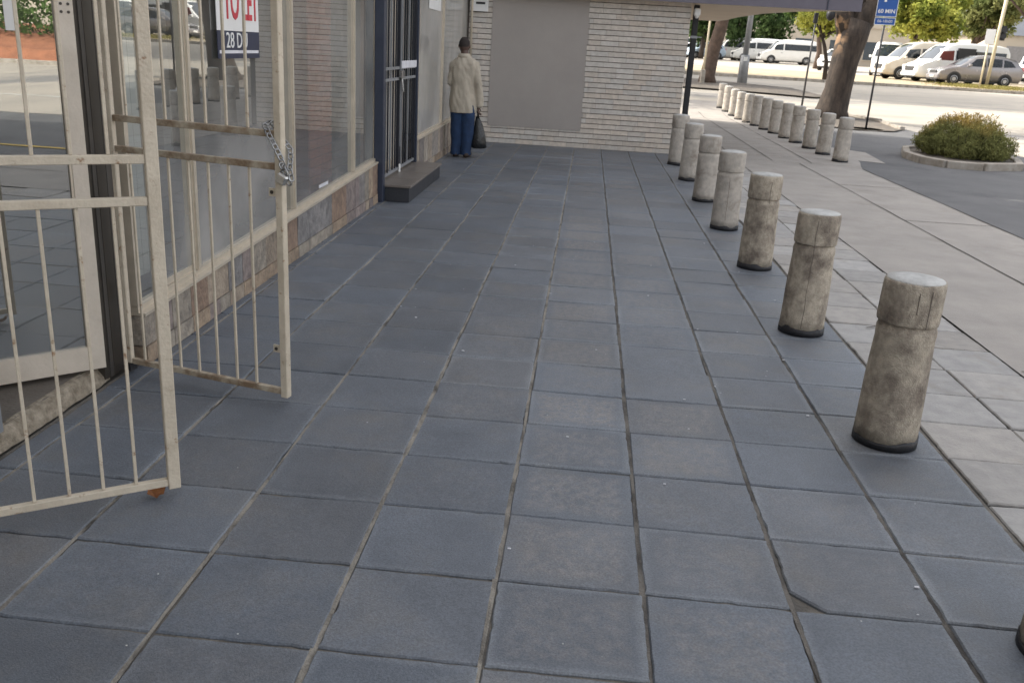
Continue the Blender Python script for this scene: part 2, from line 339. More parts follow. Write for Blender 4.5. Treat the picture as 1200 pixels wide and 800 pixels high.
# ------------------------------------------------------------------ camera
cam = bpy.data.cameras.new('camera'); co = bpy.data.objects.new('camera', cam); col.objects.link(co)
f, pitch, roll, yaw, cx, cy, ch = 1038.12909, .320281377, .0593639723, -.0668025573, .359747950 * .45, -4.33146970 * .45, 3.45355368 * .45
F = Vector((math.sin(yaw) * math.cos(pitch), math.cos(yaw) * math.cos(pitch), -math.sin(pitch)))
R0 = Vector((math.cos(yaw), -math.sin(yaw), 0)); U0 = R0.cross(F)
Rv = R0 * math.cos(roll) + U0 * math.sin(roll); Uv = -R0 * math.sin(roll) + U0 * math.cos(roll)
mw = Matrix.Identity(4)
for i in range(3):
    mw[i][0] = Rv[i]; mw[i][1] = Uv[i]; mw[i][2] = -F[i]
mw[0][3], mw[1][3], mw[2][3] = cx, cy, ch
co.matrix_world = mw
cam.sensor_width = 36; cam.lens = 36 * f / 1200; cam.clip_end = 2000; cam.clip_start = .05
cam.dof.use_dof = True; cam.dof.focus_distance = 4.5; cam.dof.aperture_fstop = 7.0
scene.camera = co

# ------------------------------------------------------------------ world & sun
AZ = Vector((-.93, .36)); AZ.normalize(); EL = R(41)
w = bpy.data.worlds.new('World'); scene.world = w; w.use_nodes = True
nt = w.node_tree; bg = nt.nodes['Background']; sky = nt.nodes.new('ShaderNodeTexSky'); sky.sky_type = 'NISHITA'
sky.sun_disc = False; sky.sun_elevation = EL; sky.sun_rotation = math.atan2(AZ.x, AZ.y)
sky.dust_density = 3.5; sky.air_density = 1.0; sky.ozone_density = .7
hs = nt.nodes.new('ShaderNodeHueSaturation'); hs.inputs['Saturation'].default_value = .32
wm = nt.nodes.new('ShaderNodeMix'); wm.data_type = 'RGBA'; wm.blend_type = 'MULTIPLY'; wm.inputs[0].default_value = 1; wm.inputs[7].default_value = (1.03, 1.0, .965, 1)
nt.links.new(sky.outputs[0], hs.inputs['Color']); nt.links.new(hs.outputs[0], wm.inputs[6]); nt.links.new(wm.outputs[2], bg.inputs[0]); bg.inputs[1].default_value = .49
sl = bpy.data.lights.new('sun', 'SUN'); sl.energy = 5.0; sl.angle = R(.5); sl.color = (1, .93, .80)
so = bpy.data.objects.new('sun', sl); col.objects.link(so)
sd = Vector((AZ.x * math.cos(EL), AZ.y * math.cos(EL), math.sin(EL)))
so.rotation_euler = sd.to_track_quat('Z', 'Y').to_euler(); so.location = (0, 0, 30)
scene.view_settings.view_transform = 'Standard'; scene.view_settings.look = 'None'; scene.view_settings.exposure = 0

# ------------------------------------------------------------------ ground
def sheet(bm, x0, x1, y0, y1, dz, step=6.0):
    ys = [y0]; 
    br = [b for b in (24, 49, 97, 200, 400) if y0 < b < y1]
    ys = sorted(set([y0, y1] + br))
    rows = [[bm.verts.new((x, y, gz(y) + dz)) for x in (x0, x1)] for y in ys]
    for a, b in zip(rows, rows[1:]): bm.faces.new((a[0], a[1], b[1], b[0]))

bm = B(); sheet(bm, -500, 600, -300, 900, -.03); tag(obj('ground', bm, M['ground']), kind='structure')
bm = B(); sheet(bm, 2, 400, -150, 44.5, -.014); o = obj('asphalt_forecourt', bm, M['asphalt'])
o.name = 'forecourt_asphalt'; tag(o, kind='structure')
# the sunlit street crossing beyond the bollards
bm = B(); 
pts = [(4.9, 26.6), (8.2, 27.6), (9.0, 24.4), (9.2, 17.5), (9.6, 10), (10, -60), (26, -60), (26, 26), (300, 30), (300, 44.2), (-60, 44.2), (-60, 29.4), (4.5, 29.4)]
# split in y so it follows the slope
def poly_sheet(bm, pts, dz):
    vs = [bm.verts.new((x, y, 0)) for x, y in pts]; fc = bm.faces.new(vs)
    for b in (24, 49, 97, 200):
        bmesh.ops.bisect_plane(bm, geom=bm.verts[:] + bm.edges[:] + bm.faces[:], plane_co=(0, b, 0), plane_no=(0, 1, 0))
    bmesh.ops.triangulate(bm, faces=bm.faces[:])
    for v in bm.verts: v.co.z = gz(v.co.y) + dz
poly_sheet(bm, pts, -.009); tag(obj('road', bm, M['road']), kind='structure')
bm = B(); sheet(bm, -60, 300, 44.2, 61.0, -.004); tag(obj('verge', bm, M['dirt']), kind='structure')
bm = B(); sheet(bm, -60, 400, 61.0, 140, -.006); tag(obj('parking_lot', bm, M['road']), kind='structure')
# kerb of the far verge
bm = B()
for i in range(60):
    x = -20 + i * 1.5; box(bm, x, x + 1.47, 44.05, 44.2, gz(44) - .05, gz(44) + .13)
tag(obj('kerb', bm, M['kerb']), kind='structure')
# island between the road and the bollards, tree stands here
isl = [(5.0, 24.6), (6.0, 23.5), (7.2, 22.5), (8.2, 22.6), (8.75, 23.6), (8.75, 25.6), (8.2, 27.0), (6.6, 27.2), (4.9, 26.6)]
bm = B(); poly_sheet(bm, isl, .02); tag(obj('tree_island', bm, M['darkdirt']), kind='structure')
bm = B()
def kerbrun(bm, pts, w, h, z=0):
    for (a, b) in zip(pts, pts[1:]):
        a = Vector((*a, 0)); b = Vector((*b, 0)); L = (b - a).length
        if L < .01: continue
        ang = math.atan2(b.y - a.y, b.x - a.x); n = max(1, round(L / .9))
        for k in range(n):
            p = a + (b - a) * (k / n); zz = gz(p.y) + z + random.uniform(-.004, .004)
            mt = Matrix.Translation((p.x, p.y, zz)) @ Matrix.Rotation(ang, 4, 'Z')
            box(bm, .004, L / n - .004, -w / 2, w / 2, -.1, h, mt, .012)
kerbrun(bm, isl[4:] , .14, .10)
tag(obj('island_kerb', bm, M['kerb']), kind='structure')
# soil islands further out with the other trees
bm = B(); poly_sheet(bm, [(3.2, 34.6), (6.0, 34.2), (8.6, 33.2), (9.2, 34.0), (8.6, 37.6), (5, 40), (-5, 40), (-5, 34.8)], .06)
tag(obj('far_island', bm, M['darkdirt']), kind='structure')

# pavement concrete
bm = B()
poly_sheet(bm, [(2.657, -60), (4.66, -60), (4.66, 12.9), (4.74, 13.3), (4.9, 13.9), (5.0, 14.4), (4.95, 24.6), (4.95, 29.3), (1.8, 29.3), (1.8, 13.2), (2.657, 13.2)], .003)
tag(obj('pavement', bm, M['concrete']), kind='structure')
bm = B(); poly_sheet(bm, [(5.03, 14.4), (5.42, 14.2), (5.62, 16.1), (5.03, 16.9)], -.008)
tag(obj('concrete_patch', bm, M['concrete']), kind='structure')
bm = B()
def strip(bm, a, b, w, z):
    a = Vector((*a, 0)); b = Vector((*b, 0)); d = (b - a).normalized(); n = Vector((-d.y, d.x, 0)) * w / 2
    k = max(2, int((b - a).length / .5)); prev = None
    for i in range(k + 1):
        p = a + (b - a) * i / k; s = 1 + random.uniform(-.45, .45); j = n.normalized() * random.uniform(-.006, .006)
        q = (bm.verts.new((p + n * s + j).to_tuple()[:2] + (gz(p.y) + z,)), bm.verts.new((p - n * s + j).to_tuple()[:2] + (gz(p.y) + z,)))
        if prev: bm.faces.new((prev[0], prev[1], q[1], q[0]))
        prev = q
strip(bm, (3.70, -8), (3.70, 13.1), .013, .0075)
for y in (-3.1, 2.9, 7.95, 10.7): strip(bm, (2.68 if y < 3 else 3.7, y), (4.64, y + .02), .014, .0075)
strip(bm, (4.655, -8), (4.655, 12.9), .016, .0075)
for x in (2.7, 3.3, 3.95): strip(bm, (x, 13.3), (x + .1 * (x - 2), 25.3), .015, .0075)
for y in (13.25, 14.15, 15.1, 16.3, 17.5, 18.8, 20.2, 21.8, 23.4): strip(bm, (1.9, y), (4.8, y + random.uniform(-.15, .15)), .011, .0075)
tag(obj('pavement_joints', bm, M['joint']), kind='structure')

# dark tiles under the arcade: real tiles with real joints
def tilefield(name, xs, ys, mt, ztop, gapx, gapy, tintf, jit=.003, skip=None):
    bm = B(); cl = bm.loops.layers.float_color.new('tint'); wl_ = bm.loops.layers.float_color.new('wear'); uvl = bm.loops.layers.uv.new('tile')
    for i in range(len(xs) - 1):
        for j in range(len(ys) - 1):
            x0, x1, y0, y1 = xs[i] + gapx / 2, xs[i + 1] - gapx / 2, ys[j] + gapy / 2, ys[j + 1] - gapy / 2
            if skip and skip(x0, y0): continue
            j_ = lambda s=.0028: random.uniform(-s, s)
            z = ztop + random.uniform(-jit, jit * .4); tx, ty = random.uniform(-.0022, .0022), random.uniform(-.0022, .0022)
            c = [(x0 + j_(), y0 + j_()), (x1 + j_(), y0 + j_()), (x1 + j_(), y1 + j_()), (x0 + j_(), y1 + j_())]
            mx, my = (x0 + x1) / 2, (y0 + y1) / 2
            near = y0 < 7; nseg = 14 if near else 2; per = []
            zf = lambda x, y: z + (x - mx) * tx / .2 + (y - my) * ty / .2
            chip = (i, j) == (7, 8) and name.startswith('dark')
            sd_ = random.uniform(0, 99)
            for k in range(4):
                (xa, ya), (xb, yb) = c[k], c[(k + 1) % 4]
                for q in range(nseg):
                    u_ = q / nseg; px_, py_ = xa + (xb - xa) * u_, ya + (yb - ya) * u_
                    if near:
                        n_ = noise.noise(Vector((px_ * 38, py_ * 38, sd_))) * .0028 + noise.noise(Vector((px_ * 110, py_ * 110, sd_))) * .0018
                        if noise.noise(Vector((px_ * 16, py_ * 16, sd_ + 5))) > .42: n_ -= .004
                        dx_, dy_ = (1 if px_ > mx else -1), (1 if py_ > my else -1)
                        if k % 2 == 0: py_ += n_ * dy_
                        else: px_ += n_ * dx_
                    per.append((px_, py_))
            if chip:   # broken front left corner
                per = [(x, y) if not ((x - x0) + (y - y0) < .085) else (x0 + .5 * (.085 + (x - x0) - (y - y0)), y0 + .5 * (.085 - (x - x0) + (y - y0))) for x, y in per]
            b = .0045
            top = [bm.verts.new((x + (b if x < mx else -b) * min(1, abs(x - mx) / .05), y + (b if y < my else -b) * min(1, abs(y - my) / .05), zf(x, y))) for x, y in per]
            mid = [bm.verts.new((x, y, zf(x, y) - .0055)) for x, y in per]
            bot = [bm.verts.new((x, y, -.025)) for x, y in per]; n_p = len(per)
            fs = [bm.faces.new(top)]
            for a, d in ((mid, top), (bot, mid)):
                for k in range(n_p): fs.append(bm.faces.new((a[k], a[(k + 1) % n_p], d[(k + 1) % n_p], d[k])))
            t = tintf(i, j, mx, my)
            for q in fs:
                for l in q.loops:
                    l[cl] = (*t[:3], 1); l[wl_] = (t[3] if len(t) > 3 else 0, t[4] if len(t) > 3 else 0, 0, 1)
                    l[uvl].uv = ((l.vert.co.x - x0) / (x1 - x0), (l.vert.co.y - y0) / (y1 - y0))
    o = obj(name, bm, mt); tag(o, kind='structure'); return o

xs = [(-4.2) * .45 + .0] + [c * .45 for c in range(-4, 5)]
xs = [-1.90, -1.80, -1.35, -.9, -.45, 0, .45, .9, 1.35, 1.80]
ys = [-2.42 + .4037 * k for k in range(40)]
# photo row joints: y = 0.4037 * r
ys = [.4037 * k for k in range(-7, 34)]
def tt(i, j, x, y):
    v = 1 + random.uniform(-.09, .09)
    if x < -.45: v *= .88  # left columns toned down, wall shade put into the tile tint
    if i in (6, 5) and y < 8: v *= 1.06
    wv = random.uniform(-.03, .03)
    if random.random() < .12: wv += .05
    br = random.uniform(0, .35)
    if i == 5: br = random.uniform(.35, 1.0) if y < 7 else random.uniform(.1, .6)
    if i == 6: br = random.uniform(.1, .7)
    if i < 4: br *= .5
    return (v * (1 + wv), v, v * (1 - wv), br, random.choice((.2, .6, 1.0, 1.4)) * (1.2 if i > 3 else .6))
tilefield('dark_tile_floor', xs, ys, M['tile'], 0, .012, .0085, tt)
bm = B(); box(bm, -1.92, 1.81, -4, 13.4, -.028, -.010); tag(obj('tile_grout', bm, M['grout']), kind='structure')
for name_, cols_, mk in (('light_joint_mortar', xs[1:6], 'mortarlight'), ('dark_joint_mortar', xs[6:9], 'mortarmid')):
    bm = B()
    for xx in cols_: strip(bm, (xx, -3), (xx, 13.38), .015, -.0045)
    tag(obj(name_, bm, M[mk]), kind='structure')
# dark smear lines of dirt inside the row joints are left to the grout itself
def ts(i, j, x, y):
    v = random.choice((.88, .95, 1.0, 1.02, 1.06)) * (1 + random.uniform(-.04, .04)); w_ = random.uniform(-.02, .03)
    return (v * (1 + w_), v, v * (1 - w_ * 1.2))
tilefield('pale_slab_floor', [1.812, 2.25, 2.6615], [y + .02 for y in ys if y < 13.2], M['slab'], -.001, .010, .012, ts, jit=.004)
bm = B(); box(bm, 1.812, 2.662, -4, 13.2, -.028, -.012); tag(obj('slab_grout', bm, M['joint']), kind='structure')
bm = B(); strip(bm, (2.02, 3.55), (2.6, 3.98), .010, .0065); tag(obj('slab_crack', bm, M['joint']), kind='structure')

# road paint
bm = B(); strip(bm, (5.6, -40), (5.6, 2.5), .10, -.004); tag(obj('yellow_line', bm, M['yellow']), kind='structure')
bm = B()
for k in range(9): strip(bm, (13.2, -40 + k * 6), (13.2, -37 + k * 6), .12, -.004)
tag(obj('lane_marking', bm, M['whiteline']), kind='structure')

# ------------------------------------------------------------------ the building over the arcade
XW = -1.87
def sz(y): return .25 + .0306 * (y - 1.9) if y < 6.8 else .40 + .0112 * (y - 6.8)
bld = empty('arcade_building', (0, 0, 0), 0, 'pale multi storey building rising above the shopfront and the dark tiled walk', 'building')
bm = B(); box(bm, -14, -1.80, -26, 13.4, 3.25, 9.6)
obj('upper_storey', bm, M['bldg'], bld)
bm = B(); box(bm, -14, 1.705, 13.4, 23.5, 3.25, 7.0); obj('end_block', bm, M['bldg'], bld)
bm = B()
box(bm, -14, -9.0, -26, 13.2, 0, 3.2)             # deep core of the ground floor
box(bm, -9, XW - .05, -26, -3.0, 0, 3.2)
box(bm, -14, 1.66, 13.62, 23.3, 0, 3.2)
obj('ground_floor_wall', bm, M['bldg'], bld)
bm = B(); box(bm, -8.99, -1.99, -2.99, 13.3, .02, .06); obj('shop_floor', bm, M['interfloor'], bld)
bm = B(); box(bm, -8.99, -8.9, -2.9, 13.2, .07, 3.1); box(bm, -8.9, XW - .1, -2.98, -2.9, .07, 3.1); box(bm, -8.9, XW - .1, 13.2, 13.29, .07, 3.1); obj('shop_wall', bm, M['wall'], bld)
for y in (.5, 4.4, 8.8):
    bm = B(); box(bm, -5.2, -5.0, y, y + .25, .07, 3.1); obj('interior_pillar', bm, M['wall'], bld)
bm = B(); box(bm, -8.8, XW - .11, -2.89, 13.19, 2.95, 3.0); obj('shop_ceiling', bm, M['ceil'], bld)
# red brick pier just behind the shop glass
def brickfield(bm, cl, x0, x1, z0, z1, L, H, j, depth, axis='x', at=0, base=(1, 1, 1), var=.08):
    r = 0; z = z0
    while z < z1 - .01:
        zt = min(z + H - j, z1); x = x0 - (L / 2 if r % 2 else 0) - .07 * (r % 3)
        while x < x1:
            a, b = max(x, x0), min(x + L - .003, x1)
            if b - a > .02:
                d = depth + random.uniform(-.0015, .0015)
                fs = box(bm, a, b, at - d, at, z, zt) if axis == 'x' else box(bm, at, at + d, a, b, z, zt)
                v = 1 + random.uniform(-var, var); wv = random.uniform(-.04, .04)
                for q in fs:
                    for l in q.loops: l[cl] = (base[0] * v * (1 + wv), base[1] * v, base[2] * v * (1 - wv), 1)
            x += L
        z += H; r += 1
bm = B(); cl = bm.loops.layers.float_color.new('tint')
brickfield(bm, cl, 6.0, 6.72, .07, 2.9, .23, .083, .012, .012, 'y', -2.312, (.95, .42, .34), .12)
box(bm, -2.6, -2.312, 6.0, 6.72, .07, 2.9)
for fc in bm.faces:
    for l in fc.loops:
        if l[cl][3] == 0 or sum(l[cl][:3]) == 0 or tuple(l[cl]) == (1, 1, 1, 1): l[cl] = (.6, .3, .25, 1)
obj('brick_pier', bm, M['brick'], bld)

# back wall of pale bricks
bw = empty('brick_wall', (0, 13.4, 0), 0, 'pale long brick wall with dark raked joints closing the far end of the arcade', 'wall')
bm = B(); cl = bm.loops.layers.float_color.new('tint')
brickfield(bm, cl, -1.88, 1.70, -.005, 3.2, .29, .083, .0125, .012, 'x', 0)
obj('brickwork', bm, M['brick'], bw)
bm = B(); box(bm, -1.9, 1.694, 0, .215, -.03, 3.2); obj('mortar', bm, M['mortar'], bw)
bm = B(); box(bm, -1.50, .072, -.0215, -.0185, .275, 2.335)
# rough lower and right edges of the painted area: paint follows the bricks
for k in range(25):
    z = .0 + k * .083
    if z < .25: continue
    if z > 2.2: break
    box(bm, .072, .072 + random.uniform(.0, .03), -.0213, -.0187, z, z + .070)
obj('painted_panel', bm, M['panel'], bw)

# canopy beyond the wall
cp = empty('canopy', (0, 0, 0), 0, 'low flat canopy with purple grey fascia and beige underside past the wall', 'canopy')
plan = [(-1.86, 13.22), (4.19, 13.05), (4.12, 13.25), (3.76, 13.62), (3.48, 14.2), (3.18, 15.4), (3.04, 17.3), (3.04, 19.0), (2.96, 19.9), (1.72, 19.95), (1.72, 13.39), (-1.86, 13.382)]
bm = B(); prism(bm, plan, 2.372, 2.78); obj('slab', bm, M['soffit'], cp)
bm = B(); prism(bm, [(-1.86, 13.18), (4.24, 13.0), (4.24, 13.05), (4.195, 13.048), (-1.86, 13.215)], 2.365, 2.85); obj('fascia', bm, M['fascia'], cp)
bm = B(); box(bm, 3.72, 3.735, 12.985, 13.06, 2.364, 2.851, Matrix.Translation((0, 0.015, 0))); obj('fascia_joint', bm, M['navy'], cp)
# downpipe & lamp at wall end
dp = empty('downpipe', (1.80, 13.56, 0), 0, 'square black downpipe at the free end of the pale brick wall', 'downpipe')
bm = B(); box(bm, -.045, .045, -.05, .05, 0, 2.36, bev=.006); obj('pipe', bm, M['tar'], dp)
bm = B()
box(bm, .046, .13, -.012, .012, 1.865, 1.88); box(bm, -.052, .052, -.056, .056, 1.85, 1.89)
obj('bracket', bm, M['pole'], dp)
wl = empty('wall_lamp', (1.79, 13.36, 2.24), 0, 'small white lamp on the end of the brick wall under the canopy', 'lamp')
bm = B(); box(bm, -.05, .05, -.07, .02, -.055, .06, bev=.015); obj('housing', bm, M['white'], wl)
bm = B(); ball(bm, (0, -.03, -.06), .035); obj('lens', bm, M['lamp'], wl, True)

# ------------------------------------------------------------------ shopfront on the left
sf = empty('shopfront', (XW, 1.9, 0), 0, 'long glazed shopfront with beige frames over a multicoloured slate plinth', 'shopfront')
INV = Matrix.Translation((-XW, -1.9, 0))
def sfo(name, bm, m, smooth=False, parent=sf):
    bmesh.ops.transform(bm, matrix=INV, verts=bm.verts[:]); return obj(name, bm, m, parent, smooth)
PAL = [(.95, .95, .98), (.8, .83, .88), (1.08, .96, .80), (1.0, .76, .60), (.85, .76, .76), (1.02, .98, .88), (.72, .75, .80), (1.08, .90, .70), (.74, .66, .68)]
bm = B(); cl = bm.loops.layers.float_color.new('tint')
def plinth(y0, y1, pal, gap=.004):
    y = y0
    while y < y1 - .02:
        w_ = random.choice((.15, .15, .30, .22)); ye = min(y + w_, y1); 
        if y1 - ye < .05: ye = y1
        a, b = y + gap / 2, ye - gap / 2; d = random.uniform(0, .006)
        zl = .085; x1 = XW + .008 + d
        for (z0, za, zb, pl) in ((0.0, zl, zl, PAL[2:3] + PAL[4:6] + [PAL[7]]), (zl + .005, sz(a) - .014, sz(b) - .014, pal)):
            xx = x1 + (.006 if z0 == 0 else 0)
            vs = [bm.verts.new(p) for p in ((XW - .05, a, z0), (xx, a, z0), (xx, b, z0), (XW - .05, b, z0), (XW - .05, a, za), (xx, a, za), (xx, b, zb), (XW - .05, b, zb))]
            c = random.choice(pl); v = random.uniform(.72, 1.02)
            for q in ((0, 3, 2, 1), (4, 5, 6, 7), (0, 1, 5, 4), (1, 2, 6, 5), (2, 3, 7, 6), (3, 0, 4, 7)):
                fc = bm.faces.new([vs[i] for i in q])
                for l in fc.loops: l[cl] = (c[0] * v, c[1] * v, c[2] * v, 1)
        y = ye
plinth(1.93, 3.6, PAL[2:]); plinth(3.6, 6.78, PAL)
sfo('slate_plinth', bm, M['plinth'])
bm = B(); cl = bm.loops.layers.float_color.new('tint')
plinth(8.84, 13.38, [(1.15, 1.1, 1.0), (1.0, .98, .95), (1.2, 1.1, .95), (.95, .85, .8), (.85, .82, .82)])
sfo('slate_plinth', bm, M['plinth'])
for q in ((1.95, 6.78, .245), (8.84, 13.38, .40)):
    bm = B(); box(bm, XW - .12, XW - .052, q[0], q[1], -.02, q[2]); sfo('plinth_backing', bm, M['mortar'])
def sill(y0, y1):
    bm = B(); n = 6
    for k in range(n):
        a = y0 + (y1 - y0) * k / n; b = y0 + (y1 - y0) * (k + 1) / n
        for xa, xb, za, zb in ((XW - .06, XW + .022, -.010, .004), (XW - .06, XW - .012, .0045, .035)):
            vs = [bm.verts.new(p) for p in ((xa, a, sz(a) + za), (xb, a, sz(a) + za), (xb, b, sz(b) + za), (xa, b, sz(b) + za), (xa, a, sz(a) + zb), (xb, a, sz(a) + zb), (xb, b, sz(b) + zb), (xa, b, sz(b) + zb))]
            for q in ((0, 3, 2, 1), (4, 5, 6, 7), (0, 1, 5, 4), (1, 2, 6, 5), (2, 3, 7, 6), (3, 0, 4, 7)): bm.faces.new([vs[i] for i in q])
    sfo('sill', bm, M['alum'])
sill(1.93, 6.79); sill(8.84, 13.38)
mull = [(2.62, .055), (4.28, .05), (5.96, .045), (8.98, .05), (10.80, .05)]
for y, w_ in mull:
    bm = B(); z0 = sz(y) + .036
    box(bm, XW - .06, XW - .012, y - w_ / 2, y + w_ / 2, z0, 3.195)
    box(bm, XW - .0118, XW - .002, y - w_ / 2 + .012, y + w_ / 2 - .012, z0, 3.195)
    sfo('mullion', bm, M['alum'])
bm = B(); box(bm, XW - .06, XW - .012, 1.93, 1.965, sz(1.95) + .036, 3.195); box(bm, XW - .06, XW - .015, 2.17, 2.19, sz(2.2) + .036, 3.195); sfo('mullion', bm, M['alum'])
bm = B(); box(bm, XW - .055, XW - .03, 2.19, 2.592, sz(2.4) + .036, sz(2.4) + .07); sfo('inner_rail', bm, M['alum'])
M['glasshazy'] = glassmat('hazy_glass', (.7, .75, .74), .08, .70, dust=.7, wob=.02)
for n_ in M['glasshazy'].node_tree.nodes:
    if n_.type == 'MAP_RANGE' and abs(n_.inputs[3].default_value - .12) < .001: n_.inputs[3].default_value = .55; n_.inputs[4].default_value = .85
    if n_.type == 'MAP_RANGE' and abs(n_.inputs[3].default_value - .42) < .001: n_.inputs[3].default_value = .75
def pane(y0, y1, m=None):
    bm = B(); x = XW - .035
    a = [bm.verts.new(p) for p in ((x, y0, sz(y0) + .03), (x, y1, sz(y1) + .03), (x, y1, 3.2), (x, y0, 3.2))]
    bm.faces.new(a); sfo('glass_pane', bm, m or M['glass'])
for a, b in ((1.966, 2.169), (2.191, 2.591), (2.649, 4.254), (4.306, 5.936), (5.984, 6.79), (9.006, 10.774), (10.826, 13.38)): pane(a, b, M['glasshazy'] if a > 9 else None)
# bottom sticker on the glass
bm = B(); box(bm, XW - .033, XW - .031, 4.95, 5.2, sz(5) + .06, sz(5) + .085); sfo('sticker', bm, M['paper'])

# TO LET board taped on the glass
def text(name, s, size, m, parent, loc, rot, ext=.0015, font_bold=0.0):
    cu = bpy.data.curves.new(name, 'FONT'); cu.body = s; cu.size = size; cu.extrude = ext; cu.align_x = 'CENTER'; cu.align_y = 'CENTER'; cu.offset = font_bold
    cu.resolution_u = 3
    t = bpy.data.objects.new(name + '_curve', cu); col.objects.link(t)
    dg = bpy.context.evaluated_depsgraph_get(); me = bpy.data.meshes.new_from_object(t.evaluated_get(dg), depsgraph=dg)
    bpy.data.objects.remove(t)
    me.materials.clear(); me.materials.append(m)
    o = bpy.data.objects.new(name, me); col.objects.link(o); o.parent = parent; o.location = loc; o.rotation_euler = rot
    return o
tl = empty('to_let_sign', (XW - .02, 3.35, 1.40), 0, 'white TO LET board with red letters and a navy strip on the shop glass', 'sign')
bm = B(); box(bm, 0, .004, -.32, .32, .15, .62); obj('board', bm, M['signwhite'], tl)
bm = B(); box(bm, 0, .0045, -.32, .32, 0, .149); obj('lower_board', bm, M['signnavy'], tl)
text('lettering', 'TO LET', .24, M['signred'], tl, (.0055, .045, .30), (R(90), 0, R(90)), font_bold=.004).scale = (.66, 1.15, 1)
text('lettering', '28 DU', .12, M['signwhite'], tl, (.006, -.04, .095), (R(90), 0, R(90)))
bm = B(); box(bm, .0046, .006, -.3, .3, .028, .045); obj('rule', bm, M['paper'], tl)

# pale blind standing behind the second bay
bl = empty('window_blind', (-2.12, 2.62, .3), 0, 'pale hanging blind behind the glass between the gates and the first bay', 'blind')
bm = B()
for k in range(6): box(bm, 0, .01, -.42 + k * .085, -.42 + k * .085 + .082, .0, 2.4, Matrix.Rotation(.0, 4, 'Z'))
obj('slats', bm, M['curtain'], bl)

# ------------------------------------------------------------------ entrance: glass door, floor, jambs
en = empty('entrance_recess', (-1.95, 1.35, 0), 0, 'worn entrance floor with crumbling mortar edge behind the cream gates', 'doorway')
bm = B(); box(bm, -.98, -.03, -1.1, .36, -.02, .062); obj('floor_slab', bm, M['brownfloor'], en)
bm = B(); prev = None; ny = 90
for k in range(ny + 1):
    y = -1.25 + (.385 + 1.25) * k / ny; nn = lambda q, sc=9: noise.noise(Vector((y * sc, q, 3.1))) + .5 * noise.noise(Vector((y * sc * 3, q, 8)))
    ze = .052 + .016 * nn(0) - (.022 if noise.noise(Vector((y * 4, 7, 7))) > .25 else 0)
    row = [bm.verts.new(p) for p in ((-.050, y, .0635), (-.034 + .012 * nn(1), y, .064 + .005 * nn(2)), (-.016 + .008 * nn(3), y, ze + .006), (-.006 + .008 * nn(4), y, ze - .010), (.002 + .010 * nn(5), y, .014 + .008 * nn(6)), (.012 + .012 * nn(9), y, -.012))]
    if prev:
        for i in range(5): bm.faces.new((prev[i], prev[i + 1], row[i + 1], row[i]))
    prev = row
obj('mortar_edge', bm, M['rubble'], en)
for x0, x1, y0, y1, mk in ((-.07, .010, .345, .385, 'bronze'), (-.05, .016, .385, .415, 'bronze2'), (-.05, .018, .415, .49, 'bronze'), (-.05, .02, .49, .555, 'bronze2')):
    bm = B(); box(bm, x0, x1, y0, y1, .0, 3.19); obj('jamb', bm, M[mk], en)
bm = B(); box(bm, -.06, .0, -.43, -.375, .06, 3.19); obj('jamb', bm, M['pole'], en)
bm = B(); box(bm, -.04, .0, -1.3, -.45, .06, 3.19); obj('side_panel', bm, M['alum'], en)
# pivoted door leaf
gd = empty('glass_door', (-1.915, 1.655, .085), R(180 + 45), 'glazed shop door with wide cream frame standing ajar behind the gates', 'door')
LW = .88
bm = B(); box(bm, 0, .060, -.022, .022, 0, 2.4); obj('stile', bm, M['creamdoor'], gd)
bm = B(); box(bm, LW - .095, LW, -.022, .022, 0, 2.4); obj('stile', bm, M['creamdoor'], gd)
bm = B(); box(bm, .0605, LW - .0955, -.021, .021, 0, .105); obj('bottom_rail', bm, M['creamdoor'], gd)
bm = B(); box(bm, .0605, LW - .0955, -.004, .004, .105, 2.4); obj('glass', bm, M['glassdoor'], gd)
bm = B()
for s in (-1, 1): box(bm, .0605, .070, -.018 if s < 0 else .006, -.006 if s < 0 else .018, .105, 2.4)
obj('bead', bm, M['alum'], gd)
bm = B(); box(bm, .20, .245, .0045, .006, 1.42, 2.0); obj('notice', bm, M['white'], gd)
bm = B()
for z in (1.50, 1.53): 
    for x in (.018, .045): tube(bm, [(x, .021, z), (x, .024, z)], .006, 8)
tube(bm, [(.032, .021, 1.62), (.032, .0235, 1.62)], .007, 8)
obj('screw_hole', bm, M['bronze'], gd)

# ------------------------------------------------------------------ cream security gates
def make_gate(a, b, label, name, bars_off, rust_bottom, railz, w_st=.034):
    a = Vector(a); b = Vector(b); L = (b - a).length; ang = math.atan2(b.y - a.y, b.x - a.x)
    g = empty(name, (a.x, a.y, 0), ang, label, 'gate', None)
    H = 2.12; z0 = .045
    bm = B(); box(bm, L - w_st, L, -.017, .017, z0 - .012, H, bev=.003); obj('free_stile', bm, M['cream'], g)
    bm = B(); box(bm, 0, .024, -.012, .012, z0, H, bev=.003); obj('hinge_stile', bm, M['cream'], g)
    bm = B(); box(bm, .0285, L - w_st - .0005, -.0125, .0125, z0, z0 + .026, bev=.002); obj('rail', bm, M['rust' if rust_bottom else 'cream'], g)
    for z in railz:
        bm = B(); box(bm, .0285, L - w_st - .0005, -.0125, .0125, z, z + .027, bev=.002); obj('rail', bm, M['rust' if rust_bottom else 'cream'], g)
    bm = B(); box(bm, .0285, L - w_st - .0005, -.0125, .0125, H - .03, H, bev=.002); obj('rail', bm, M['cream'], g)
    x = bars_off; 
    while x < L - .08:
        for za, zb in ((z0 + .0265, railz[0] - .0005), (railz[1] + .0275, H - .0305)):
            bm = B(); j = random.uniform(-.002, .002); box(bm, x - .0053, x + .0053, -.0053, .0053, za, zb, bev=.0015); obj('bar', bm, M['cream'], g)
        x += .1025
    return g, L
